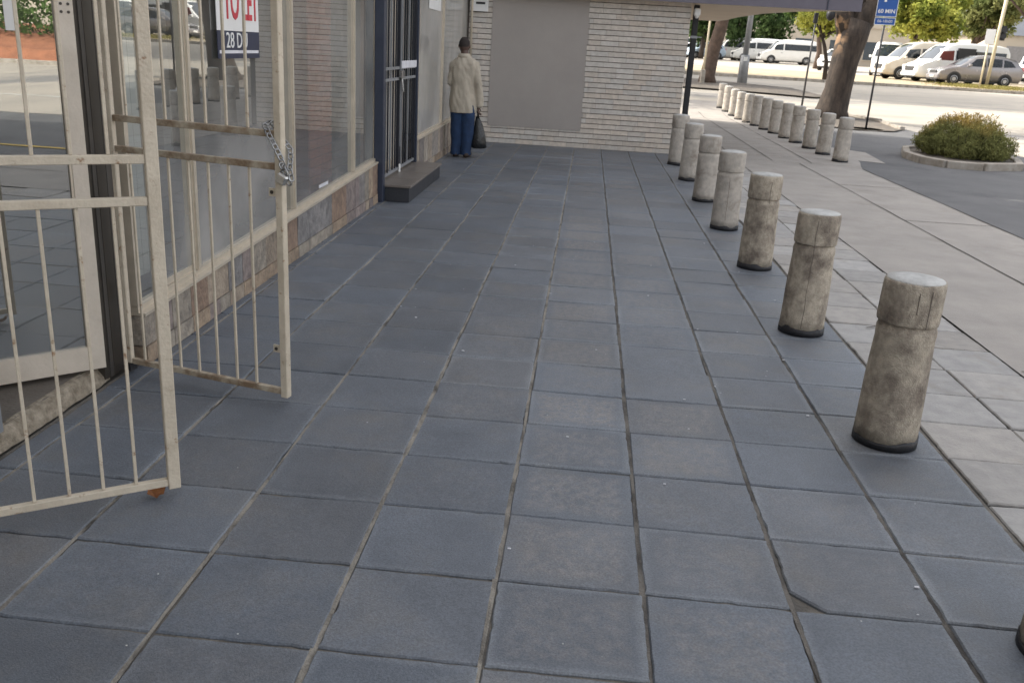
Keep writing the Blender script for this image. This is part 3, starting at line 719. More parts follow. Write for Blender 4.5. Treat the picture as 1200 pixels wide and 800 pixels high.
g2, L2 = make_gate((-1.89, 1.825), (-1.043, 1.595), 'right cream barred gate leaf swung out with a chain and padlock on it', 'security_gate', .095, True, (1.025, 1.155))
g1, L1 = make_gate((-1.86, .235), (-1.150, .735), 'left cream barred gate leaf nearest the camera with chipped paint', 'security_gate', .112, False, (1.02, 1.15), .040)
for z in (.235, .915):
    bm = B(); box(bm, L2 - .075, L2 - .0345, -.004, .004, z, z + .035, bev=.002); 
    o = obj('lug', bm, M['cream'], g2)
    bm = B(); tube(bm, [(L2 - .058, -.0045, z + .018), (L2 - .058, -.008, z + .018)], .008, 8); obj('lug_hole', bm, M['bronze'], o)
bm = B(); box(bm, -.012, .026, -.024, .020, .012, .044); obj('pivot', bm, M['tar'], g2)
for g_ in (g1, g2):
    for z in (.35, 1.75):
        bm = B(); tube(bm, [(-.008, 0, z), (-.008, 0, z + .09)], .012, 10); obj('hinge', bm, M['cream'], g_)

# chain looped round the stile of the right leaf, with padlock
def link(bm, p, d, side, L=.030, W=.018, r=.0036):
    d = d.normalized(); s = (side - d * side.dot(d)).normalized(); pts = []
    h = (L - W) / 2; n = 8
    for k in range(n + 1):
        a = -math.pi / 2 + math.pi * k / n; pts.append(p + d * (h + math.cos(a) * W / 2 * .9) + s * math.sin(a) * W / 2)
    for k in range(n + 1):
        a = math.pi / 2 + math.pi * k / n; pts.append(p + d * (-h + math.cos(a) * W / 2 * .9) + s * math.sin(a) * W / 2)
    pts.append(pts[0]); tube(bm, pts, r, 6, cap=False)
def chainpath(bm, pts, step=.0225):
    pts = [Vector(p) for p in pts]; seg = []; tot = 0
    for a, b in zip(pts, pts[1:]): seg.append((tot, a, b)); tot += (b - a).length
    t = step / 2; i = 0
    while t < tot:
        for s0, a, b in reversed(seg):
            if t >= s0:
                d = b - a; p = a + d.normalized() * (t - s0); break
        side = Vector((0, 0, 1)).cross(d) if i % 2 else d.cross(Vector((0, 0, 1)).cross(d))
        if side.length < .001: side = Vector((1, 0, 0))
        link(bm, p, d, side + Vector((.1, .2, .1))); t += step; i += 1
ang2 = math.atan2(1.595 - 1.825, -1.043 + 1.89)
ch_ = empty('chain', (-1.043, 1.595, 1.17), ang2, 'steel chain wrapped round the free stile of the cream gate', 'chain')
bm = B()
chainpath(bm, [(-.062, .0, .045), (-.066, -.026, .03), (-.045, -.035, .0), (-.018, -.034, -.045), (.006, -.030, -.09), (.014, -.022, -.125), (.020, -.012, -.15)])
chainpath(bm, [(-.060, .004, .045), (-.050, .026, .02), (-.02, .032, -.03), (.014, .028, -.06), (.024, .012, -.10), (.030, -.006, -.135), (.044, -.014, -.175), (.034, -.018, -.185), (.024, -.024, -.15), (.010, -.03, -.12)])
obj('links', bm, M['steel'], ch_, True)
pl_ = empty('padlock', (-1.043, 1.595, 1.17), ang2, 'silver padlock hanging from the chain on the cream gate', 'padlock')
mt = Matrix.Translation((.012, -.034, -.172)) @ Matrix.Rotation(R(25), 4, 'Y')
bm = B(); box(bm, -.024, .024, -.012, .012, -.024, .020, mt, bev=.007); obj('body', bm, M['silver'], pl_, False)
bm = B(); pts = [mt @ Vector((.016 * math.cos(a), 0, .02 + .022 * math.sin(a))) for a in [math.pi * k / 10 for k in range(11)]]
tube(bm, pts, .004, 8); obj('shackle', bm, M['steel'], pl_, True)

# ------------------------------------------------------------------ black security gate, step
bd = empty('black_doorway_gate', (XW, 6.84, 0), 0, 'black barred security gate between navy posts above the tiled step', 'gate')
bm = B(); box(bm, -.03, .065, -.045, .045, 0, 3.19, bev=.006); obj('post', bm, M['navy'], bd)
bm = B(); box(bm, -.03, .03, 1.90, 1.955, .17, 3.19, bev=.004); obj('post', bm, M['navy'], bd)
for y0, y1 in ((.055, .98), (1.0, 1.89)):
    for ya in (y0, y1 - .035):
        bm = B(); box(bm, -.02, .012, ya, ya + .035, .20, 2.9); obj('gate_frame', bm, M['black'], bd)
    for z in (.20, 1.15, 1.26, 2.87):
        bm = B(); box(bm, -.018, .010, y0 + .0355, y1 - .0355, z, z + .028); obj('rail', bm, M['pole'], bd)
    n = 6
    for k in range(n):
        y = y0 + .035 + (y1 - y0 - .07) * (k + 1) / (n + 1)
        bm = B(); box(bm, -.011, .003, y - .006, y + .006, .2285, 2.8695); obj('bar', bm, M['black'] if k % 3 else M['pole'], bd)
bm = B(); box(bm, -.02, .02, .9805, .9995, .45, 2.6); obj('meeting_strip', bm, M['pole'], bd)
bm = B(); box(bm, .013, .05, .90, 1.02, 1.17, 1.25, bev=.004); tube(bm, [(.03, .97, 1.17), (.04, .97, 1.10), (.045, .975, 1.03)], .012, 8); obj('lock_box', bm, M['steel'], bd)
bm = B(); box(bm, .012, .03, .94, .99, .17, .26, bev=.006); obj('drop_bolt', bm, M['white'], bd)
bm = B(); box(bm, .014, .02, 1.02, 1.86, 1.27, 1.345); obj('label_plate', bm, M['paper'], bd)
# pale door behind
dr = empty('inner_door', (XW - .17, 6.9, .17), 0, 'glazed inner door with pale frames behind the black barred gate', 'door')
for y in (0, .44, .90, 1.35, 1.82):
    bm = B(); box(bm, -.02, .02, y, y + .045, .0905, 3.0); obj('door_stile', bm, M['alum'], dr)
bm = B(); box(bm, -.021, .021, 0, 1.865, 0, .09); obj('bottom_rail', bm, M['alum'], dr)
for y in (.12, .62, 1.06, 1.5):
    bm = B(); box(bm, -.12, -.11, y, y + .2, .1, 2.9); obj('blind_strip', bm, M['curtain'], dr)
bm = B(); box(bm, -.004, .004, .01, 1.86, .09, 3.0); obj('glass', bm, M['glasshazy'], dr)
st = empty('door_step', (XW, 6.885, 0), 0, 'low step with brown tiled top in front of the black gate', 'step')
bm = B(); box(bm, -.17, .31, .012, 1.93, 0, .145); obj('riser', bm, M['stepside'], st)
bm = B()
for k in range(4): box(bm, -.168, .33, -.004 + k * .488, .480 + k * .488, .1455, .17, bev=.003)
obj('tread', bm, M['steptop'], st)
# pier left/right of doorway
# white conduit & meter box
cd = empty('conduit', (XW + .04, 13.33, 0), 0, 'thin white conduit in the corner where shopfront meets brick wall', 'conduit')
bm = B(); tube(bm, [(0, 0, 1.3), (0, 0, 3.19)], .02, 10); obj('pipe', bm, M['cream'], cd, True)
mb = empty('meter_box', (-1.71, 13.37, 2.07), 0, 'small white box with dark slot on the brick wall above the man', 'box')
bm = B(); box(bm, -.15, .14, -.045, .01, 0, .22, bev=.006); obj('case', bm, M['white'], mb)
bm = B(); box(bm, -.06, .09, -.0485, -.0455, .11, .145); obj('slot', bm, M['tar'], mb)
nb = empty('glass_notice', (XW - .028, 10.05, 1.95), 0, 'white notice with dark print stuck high on the glass beside the black gate', 'notice')
bm = B(); box(bm, 0, .003, -.35, .55, 0, .30); obj('sheet', bm, M['white'], nb)
bm = B(); box(bm, .0033, .005, -.15, .2, .12, .2); obj('print', bm, M['tar'], nb)

# ------------------------------------------------------------------ bollards
def bollard_mesh(seed, mt, r=.133, rc=.1245, H=.735):
    rnd = random.Random(seed); seg = 36
    g = empty('bollard')
    zc = H - .185
    bm = B(); lathe(bm, [(r * .995, .03), (r * .985, .10), (r * .955, .3), (r * .91, zc - .07), (r * .928, zc - .045), (r * .922, zc - .028), (r * .88, zc - .012), (r * .86, zc - .006), (r * .86, zc + .004)], seg)
    for v in bm.verts:
        n = noise.noise(v.co * 9 + Vector((seed, 0, 0))) * .0035; d = Vector((v.co.x, v.co.y, 0)).normalized(); v.co += d * n
    obj('shaft', bm, mt, g, True)
    bm = B(); lathe(bm, [(rc * .985, zc + .002), (rc, zc + .010), (rc * .995, H - .03), (rc * .985, H - .012), (rc * .955, H - .003)], seg)
    for v in bm.verts:
        n = noise.noise(v.co * 11 + Vector((seed, 3, 0))) * .0045; d = Vector((v.co.x, v.co.y, 0)).normalized(); v.co += d * n
    obj('cap', bm, mt, g, True)
    bm = B(); lathe(bm, [(rc * .95, H - .006), (rc * .90, H + .002), (rc * .5, H + .010), (.01, H + .013)], seg); obj('cap_top', bm, M['captop'], g, True)
    bm = B(); rg = lathe(bm, [(r * 1.02, .0), (r * 1.022, .02), (r * 1.018, .038)], seg)
    for v in rg[2]: v.co.z += noise.noise(v.co * 14 + Vector((seed, 9, 2))) * .032
    obj('black_base', bm, M['tar'], g, True)
    return g
L8 = ['partly cropped bollard at the lower right edge of the picture',
      'nearest whole bollard with cracked pale top and brown streaky shaft',
      'heavily mould stained bollard, second whole one from the front',
      'beige bollard with torn black base, third whole one of the near row',
      'bollard with a black chipped base, fourth whole one of the near row',
      'pinkish stained bollard with pale splash round its foot, fifth whole one of the near row',
      'slim looking bollard, next to last of the near row towards the brick wall',
      'plain grey bollard at the end of the near row, closest to the brick wall']
ysb = [.30, 1.77, 3.38, 5.08, 6.72, 8.40, 10.12, 11.84]
xsb = [1.652, 1.585, 1.575, 1.585, 1.575, 1.58, 1.58, 1.575]
protos = []
for i, (x, y) in enumerate(zip(xsb, ysb)):
    g = bollard_mesh(i + 1, M['bollard'] if i in (0, 1, 2, 3) else M['bollard2'])
    g.location = (x, y, 0); g.rotation_euler = (random.uniform(-.008, .008), random.uniform(-.008, .008), random.uniform(0, 6))
    tag(g, L8[i], 'bollard', 'concrete bollards along the dark tiles')
    protos.append(g)
def seam(g, ang, z0, z1, r0, sd_, w=.0016):
    bm = B(); P = []
    for k in range(26):
        z = z0 + (z1 - z0) * k / 25; a = ang + .05 * noise.noise(Vector((z * 9, sd_, 0))); rr_ = (r0[1] if z > .552 else .133 * (1 - .09 * z / .5) + .0005) 
        P.append((rr_ * math.cos(a), rr_ * math.sin(a), z))
    tube(bm, P, w, 5); o = obj('crack', bm, M['mortar'], g); return o
for gi, an, z0, z1 in ((2, 255, .05, .70), (1, 285, .55, .71), (1, 262, .61, .70), (3, 280, .3, .69), (4, 262, .1, .5)):
    g = protos[gi]; seam(g, R(an) - g.rotation_euler.z, z0, z1, (.1335, .1246), gi)
def blob(bm, cx_, cy_, r0, z, sx=1, sy=1, n=24, seed=0):
    c = [bm.verts.new((cx_ + r0 * sx * math.cos(2 * math.pi * k / n) * (1 + .35 * noise.noise(Vector((math.cos(2 * math.pi * k / n) * 1.7 + seed, math.sin(2 * math.pi * k / n) * 1.7, 0)))), cy_ + r0 * sy * math.sin(2 * math.pi * k / n) * (1 + .35 * noise.noise(Vector((math.cos(2 * math.pi * k / n) * 1.7, seed + math.sin(2 * math.pi * k / n) * 1.7, 4)))), z)) for k in range(n)]
    bm.faces.new(c)
n2 = 13
ordn = ['first and nearest', 'second', 'third', 'fourth', 'fifth', 'sixth', 'seventh', 'eighth', 'ninth', 'tenth', 'eleventh', 'twelfth', 'last and farthest']
src = bollard_mesh(77, M['bollard2'])
for i in range(n2):
    g = src if i == 0 else copy_tree(src)
    y = 13.9 + 1.085 * i + (0.05 if i % 2 else 0); x = 4.55 - .015 * i - (0.012 * max(0, i - 5))
    g.location = (x, y, gz(y) + .0); g.rotation_euler = (random.uniform(-.012, .012), random.uniform(-.012, .012), i * 1.3)
    tag(g, ordn[i] + ' bollard of the far pavement row, counted from the planter side' if i else 'first and nearest pale bollard of the far pavement row, left of the planter', 'bollard', 'concrete bollards along the far pavement')

# ------------------------------------------------------------------ dry leaf
lf = bmesh.new()
ol = [(0, -.03), (.012, -.022), (.03, -.024), (.026, -.008), (.04, .004), (.022, .010), (.018, .03), (.004, .022), (-.012, .034), (-.018, .014), (-.036, .012), (-.024, -.004), (-.03, -.02), (-.012, -.018)]
vs = [lf.verts.new((x, y, .012 + .030 * noise.noise(Vector((x * 55, y * 55, 1))) + (.02 if y > 0 else 0) + .3 * abs(x))) for x, y in ol]
c0 = lf.verts.new((0, 0, .004))
for k in range(len(vs)): lf.faces.new((c0, vs[k], vs[(k + 1) % len(vs)]))
o = obj('dry_leaf', lf, M['dryleaf'], loc=(-1.225, .70, .001)); o.rotation_euler = (0, 0, .6); tag(o, 'curled brown dry leaf on the dark tiles under the left gate corner', 'leaf')

# ------------------------------------------------------------------ planter and shrub
ring = [(6.58, 16.77), (6.22, 15.6), (6.22, 14.75), (6.45, 14.22), (7.02, 14.12), (7.81, 14.52), (8.15, 15.4), (8.35, 16.3), (8.1, 17.2), (7.4, 17.5), (6.58, 16.77)]
pk = empty('planter', (7.4, 15.8, 0), 0, 'low planter ringed with pale concrete kerb stones on the asphalt', 'planter')
bm = B(); kerbrun(bm, ring, .13, .115); bmesh.ops.transform(bm, matrix=Matrix.Translation((-7.4, -15.8, 0)), verts=bm.verts[:]); obj('kerb_ring', bm, M['kerb'], pk)
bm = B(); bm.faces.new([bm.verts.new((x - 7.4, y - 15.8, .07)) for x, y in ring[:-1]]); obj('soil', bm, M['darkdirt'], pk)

def leaves(bm, cl, n, pf, size, colf, long=1.0, up=0.0, rnd=random):
    for _ in range(n):
        p = pf()
        if p is None: continue
        d = Vector((rnd.gauss(0, 1), rnd.gauss(0, 1), rnd.gauss(0, 1) + up)).normalized()
        s = d.cross(Vector((rnd.gauss(0, 1), rnd.gauss(0, 1), rnd.gauss(0, 1)))).normalized()
        a = size * rnd.uniform(.6, 1.4); b = a / long
        v = [bm.verts.new(p - d * a - s * b * .25), bm.verts.new(p + s * b), bm.verts.new(p + d * a), bm.verts.new(p - s * b)]
        fc = bm.faces.new(v); c = colf(p)
        for l in fc.loops: l[cl] = (*c, 1)
sh = empty('shrub', (7.3, 15.75, .07), 0, 'dense rounded shrub with sunlit gold painted on its top growing in the kerb ringed planter', 'shrub')
bm = B(); cl = bm.loops.layers.float_color.new('tint')
LS = .86
lobes = [(-.32, .1, .52, .50), (.22, -.1, .58, .52), (0, .35, .6, .52), (.1, -.45, .42, .48), (.55, .3, .42, .42), (-.55, -.2, .28, .36), (.55, -.45, .30, .36), (-.25, -.65, .22, .34), (-.15, .85, .4, .44), (.45, .8, .42, .44), (-.6, .25, .3, .34), (.3, -.75, .22, .32)]
def shp():
    x, y, z, r = random.choice(lobes); d = Vector((random.gauss(0, 1), random.gauss(0, 1), random.gauss(0, 1))).normalized()
    rr = r * random.uniform(.55, 1.0) ** .5 * (1 + .45 * noise.noise(Vector((x, y, z)) * 3 + d * 4.5))
    p = Vector((x * LS - .04, y * LS, z * .75)) + Vector((d.x * rr * LS, d.y * rr * LS, d.z * rr * .62))
    return p if p.z > .02 else None
def shc(p):  # leaves turn golden with height, sunlight on the top put into the colour
    k = max(0, min(1, (p.z - .46) / .34 + noise.noise(p * 3.1) * .9)); v = random.uniform(.6, 1.25) * (.8 + .5 * noise.noise(p * 5))
    a = Vector((.27, .28, .11)); b = Vector((.72, .50, .16)); c = a.lerp(b, k * .85) * v; return (c.x, c.y, c.z)
leaves(bm, cl, 40000, shp, .034, shc, long=6, up=1.1)
obj('foliage', bm, M['leafshrub'], sh)
bm = B()
for k in range(60):
    a = random.uniform(0, 6.28); r0 = random.uniform(.05, .9); x, y = r0 * math.cos(a), r0 * math.sin(a)
    tube(bm, [(x * .5, y * .5, 0), (x * .8, y * .8, .2), (x, y, .42)], [.010, .007, .004], 5)
obj('stems', bm, M['bark'], sh)

# ------------------------------------------------------------------ trees
def tree(name, label, loc, trunk, limbs, clumps, leafn, leafs, palette, barkm, extra=None, group='street trees beyond the arcade'):
    t = empty(name, loc, 0, label, 'tree', group)
    bm = B()
    P, Rr = trunk
    rings = tube(bm, P, Rr, 20)
    for v in bm.verts:
        d = noise.noise(v.co * 1.9) * .10 + noise.noise(v.co * 5) * .035
        v.co.x *= 1 + d; v.co.y *= 1 + d
    obj('trunk', bm, barkm, t, True)
    if limbs:
        bm = B()
        for P, Rr in limbs: tube(bm, P, Rr, 9)
        for v in bm.verts: v.co += Vector((noise.noise(v.co * 3), noise.noise(v.co * 3 + Vector((5, 0, 0))), 0)) * .03
        obj('limb', bm, barkm, t, True)
    bm = B(); cl = bm.loops.layers.float_color.new('tint'); A, Bc = Vector(palette[0]), Vector(palette[1])
    def pf():
        x, y, z, r = random.choice(clumps); d = Vector((random.gauss(0, 1), random.gauss(0, 1), random.gauss(0, 1))).normalized()
        rr = r * random.uniform(0, 1) ** .45 * (1 + .5 * noise.noise(Vector((x, y, z)) + d * 2.2)); p = Vector((x, y, z)) + d * rr * 1.0
        if noise.noise(p * (1.3 / max(.7, r * .6))) < -.16: return None
        return p
    def cf(p):
        k = max(0, min(1, .5 + noise.noise(p * .9) * 1.1)); v = random.uniform(.65, 1.3); c = A.lerp(Bc, k) * v; return (c.x, c.y, c.z)
    leaves(bm, cl, leafn, pf, leafs, cf, long=1.8)
    obj('crown', bm, M['leaf'], t)
    return t
def clumps(cx_, cy_, cz_, rx, ry, rz_, n, r, seed):
    rn = random.Random(seed); out = []
    for _ in range(n):
        a = rn.uniform(0, 6.28); u = rn.uniform(-1, 1); q = rn.uniform(.35, 1)
        out.append((cx_ + rx * q * math.cos(a) * math.sqrt(1 - u * u), cy_ + ry * q * math.sin(a) * math.sqrt(1 - u * u), cz_ + rz_ * q * u, r * rn.uniform(.7, 1.2)))
    return out
def limbs_to(c0, cs, r=.14, k=7):
    out = []
    for c in cs[:k]:
        a = Vector(c0); b = Vector(c[:3]); m_ = a.lerp(b, .5) + Vector((0, 0, -.25 * (b - a).length * .3))
        out.append(([a, m_, b], [r, r * .6, r * .25]))
    return out
DK = ((.035, .06, .025), (.08, .12, .045)); YG = ((.15, .20, .045), (.46, .46, .11)); MG = ((.06, .10, .03), (.18, .22, .06)); OL = ((.13, .16, .06), (.34, .34, .14))
# big trunk by the far bollards
c = clumps(1.2, .5, 7.2, 4.2, 4.2, 1.8, 22, 1.1, 1)
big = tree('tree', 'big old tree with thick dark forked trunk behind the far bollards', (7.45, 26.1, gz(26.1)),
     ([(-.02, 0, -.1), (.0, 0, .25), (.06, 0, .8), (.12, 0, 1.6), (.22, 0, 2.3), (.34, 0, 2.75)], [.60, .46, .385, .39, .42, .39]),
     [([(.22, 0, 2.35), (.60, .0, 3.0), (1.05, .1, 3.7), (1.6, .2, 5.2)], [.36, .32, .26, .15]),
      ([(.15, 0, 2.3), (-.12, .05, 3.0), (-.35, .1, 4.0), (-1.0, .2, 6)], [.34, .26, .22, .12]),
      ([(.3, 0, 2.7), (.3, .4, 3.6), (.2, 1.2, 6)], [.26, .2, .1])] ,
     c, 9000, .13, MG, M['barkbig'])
# left brown trunk
c = clumps(2.5, 0, 6.9, 6.5, 2.6, 1.5, 24, 1.2, 2)  # crown spread wide above the view to shade the road
tree('tree', 'leaning brown trunked tree seen just past the end of the brick wall', (5.15, 38.0, gz(38) + .05),
     ([(0, 0, -.1), (.0, 0, .3), (.1, 0, 1.2), (.3, 0, 2.2), (.45, 0, 3.4), (.6, 0, 5)], [.42, .32, .28, .26, .24, .2]),
     limbs_to((.6, 0, 4.8), c), c, 12000, .14, MG, M['barkpale'])
# dark conifers far left
for i, (x, y, h, s) in enumerate(((10.5, 88, 6.5, 2.6), (14.2, 92, 6.2, 2.8), (18.2, 96, 6.4, 2.6), (6.5, 84, 7, 2.8))):
    c = clumps(0, 0, h * .55, s * .75, s * .75, h * .42, 16, 1.1, 30 + i)
    tree('tree', ['dark green bushy tree above the far left parked cars', 'dark green tree directly above the minibus group', 'dark green tree right of the grey lamp post, nearest the pale tower', 'dark tree mostly behind the brown trunk past the wall'][i], (x, y, gz(y)), ([(0, 0, -.2), (.1, 0, 1.2), (0, 0, h * .6)], [.28, .22, .12]), None, c, 5500, .20, DK, M['bark'])
# slim yellow-green tree left of the big trunk
c = clumps(-.3, 0, 3.0, 1.5, 1.3, .65, 12, .55, 5)
tree('tree', 'small yellow green tree with a bent thin stem left of the big trunk', (11.9, 46.0, gz(46)),
     ([(.1, 0, -.1), (.05, 0, .9), (-.15, 0, 1.6), (-.5, 0, 2.4), (-.6, 0, 3.0)], [.12, .10, .09, .07, .04]),
     limbs_to((-.3, 0, 2.0), c, .06, 5), c, 5500, .085, YG, M['bark'])
# bright trees right
specs = [('wide yellow green tree over the parked vans, right of the blue parking sign', (21.0, 60.5), (0, 0, 3.9), (3.3, 2.2, 1.5), YG, 26000, 41),
         ('olive green tree with a pinkish slanting limb above the open van', (26.2, 64.5), (0, 0, 4.3), (2.6, 2.2, 1.5), OL, 18000, 42),
         ('yellow crowned tree at the top right above the traffic signal', (25.2, 50.0), (-1.2, 0, 5.3), (3.8, 2.0, 1.0), YG, 14000, 43),
         ('mid green tree behind the white high roof van', (17.6, 72), (0, 0, 4.4), (2.8, 2.4, 1.3), MG, 9000, 44)]
for lab, (x, y), cc, rr, pal, n, sd_ in specs:
    c = clumps(*cc, *rr, 16, .95, sd_)
    tree('tree', lab, (x, y, gz(y)), ([(0, 0, -.2), (.1, 0, 1.2), (-.1, 0, 2.4), (.1, 0, 3.6)], [.26, .2, .17, .12]), limbs_to((0, 0, 2.4), c, .13, 8), c, n, .13, pal, M['barkpale'])
# off-frame street trees on the right that throw the shade bands and show in the glass
for i, (x, y) in enumerate(((2.0, 46.5), (-7, 47), (-3.5, 31.5), (-15, 33), (30, 20), (31, 4), (31, -14), (33, 46), (42, 52), (56, 50))):
    c = clumps(0, 0, 5.6, 3.4, 3.4, 1.6, 15, 1.1, 60 + i)
    tree('tree', ['street tree on the far verge behind the brown trunk', 'street tree farther along the far verge beyond the wall', 'street tree behind the brick wall by the crossing', 'street tree behind the brick wall farther left', 'tree across the side road opposite the planter', 'tree across the side road opposite the black gate', 'tree across the side road opposite the cream gates', 'verge tree right of the signal, first', 'verge tree right of the signal, farther out', 'verge tree right of the signal, farthest out'][i],
         (x, y, gz(y)), ([(0, 0, -.2), (.1, 0, 1.2), (-.1, 0, 2.6), (.1, 0, 4.2)], [.32, .25, .2, .14]), limbs_to((0, 0, 2.8), c, .14, 8), c, 4500, .16, (MG, OL)[i % 2], M['bark'])

# far wood closing the view
bm = B(); cl = bm.loops.layers.float_color.new('tint')
def fw():
    x = random.uniform(-60, 190); y = 132 + random.uniform(-3, 10) + abs(x - 40) * .05
    return Vector((x, y, gz(y) + random.uniform(0, 1) ** .7 * (5.5 + 3.0 * noise.noise(Vector((x * .09, 0, 0))) + 1.5 * noise.noise(Vector((x * .4, 3, 0))))))
def fc_(p):
    k = max(0, min(1, .5 + noise.noise(p * .15))); c_ = Vector((.07, .09, .04)).lerp(Vector((.20, .20, .08)), k) * random.uniform(.7, 1.3); return (c_.x, c_.y, c_.z)
leaves(bm, cl, 26000, fw, .62, fc_, long=1.5)
tag(obj('distant_wood', bm, M['leaf']), 'mass of far trees closing the view behind the parking lot', 'wood', kind='stuff')

# hedge and red bank across the side road (seen in the door glass)
bk = B()
prof = [(26.0, .0), (26.6, .5), (28.5, 1.0), (36, 1.3)]
rows = [[bk.verts.new((x, y, z)) for x, z in prof] for y in (-60, -30, -10, 10, 24)]
for a, b in zip(rows, rows[1:]):
    for k in range(3): bk.faces.new((a[k], a[k + 1], b[k + 1], b[k]))
tag(obj('soil_bank', bk, M['redsoil']), kind='structure')
bm = B(); kerbrun(bm, [(25.9, -60), (25.9, 24)], .16, .14); tag(obj('side_road_kerb', bm, M['kerb']), kind='structure')
bm = B(); cl = bm.loops.layers.float_color.new('tint')
leaves(bm, cl, 16000, lambda: Vector((random.uniform(27.6, 29.6), random.uniform(-40, 22), 1.0 + random.uniform(0, 1.5))), .11, lambda p: tuple(Vector((.07, .12, .035)) * random.uniform(.6, 1.5)), long=1.8)
tag(obj('hedge', bm, M['leafshrub']), 'clipped green hedge on the red bank across the side road', 'hedge')
for i, y in enumerate((-13.5, -9.0, -4.5)):
    g = copy_tree(protos[6]); g.location = (25.3, y, 0); tag(g, ['lone bollard by the side road kerb nearest the camera', 'middle bollard by the side road kerb under the hedge', 'bollard by the side road kerb nearest the planter'][i], 'bollard', 'bollards by the side road kerb')

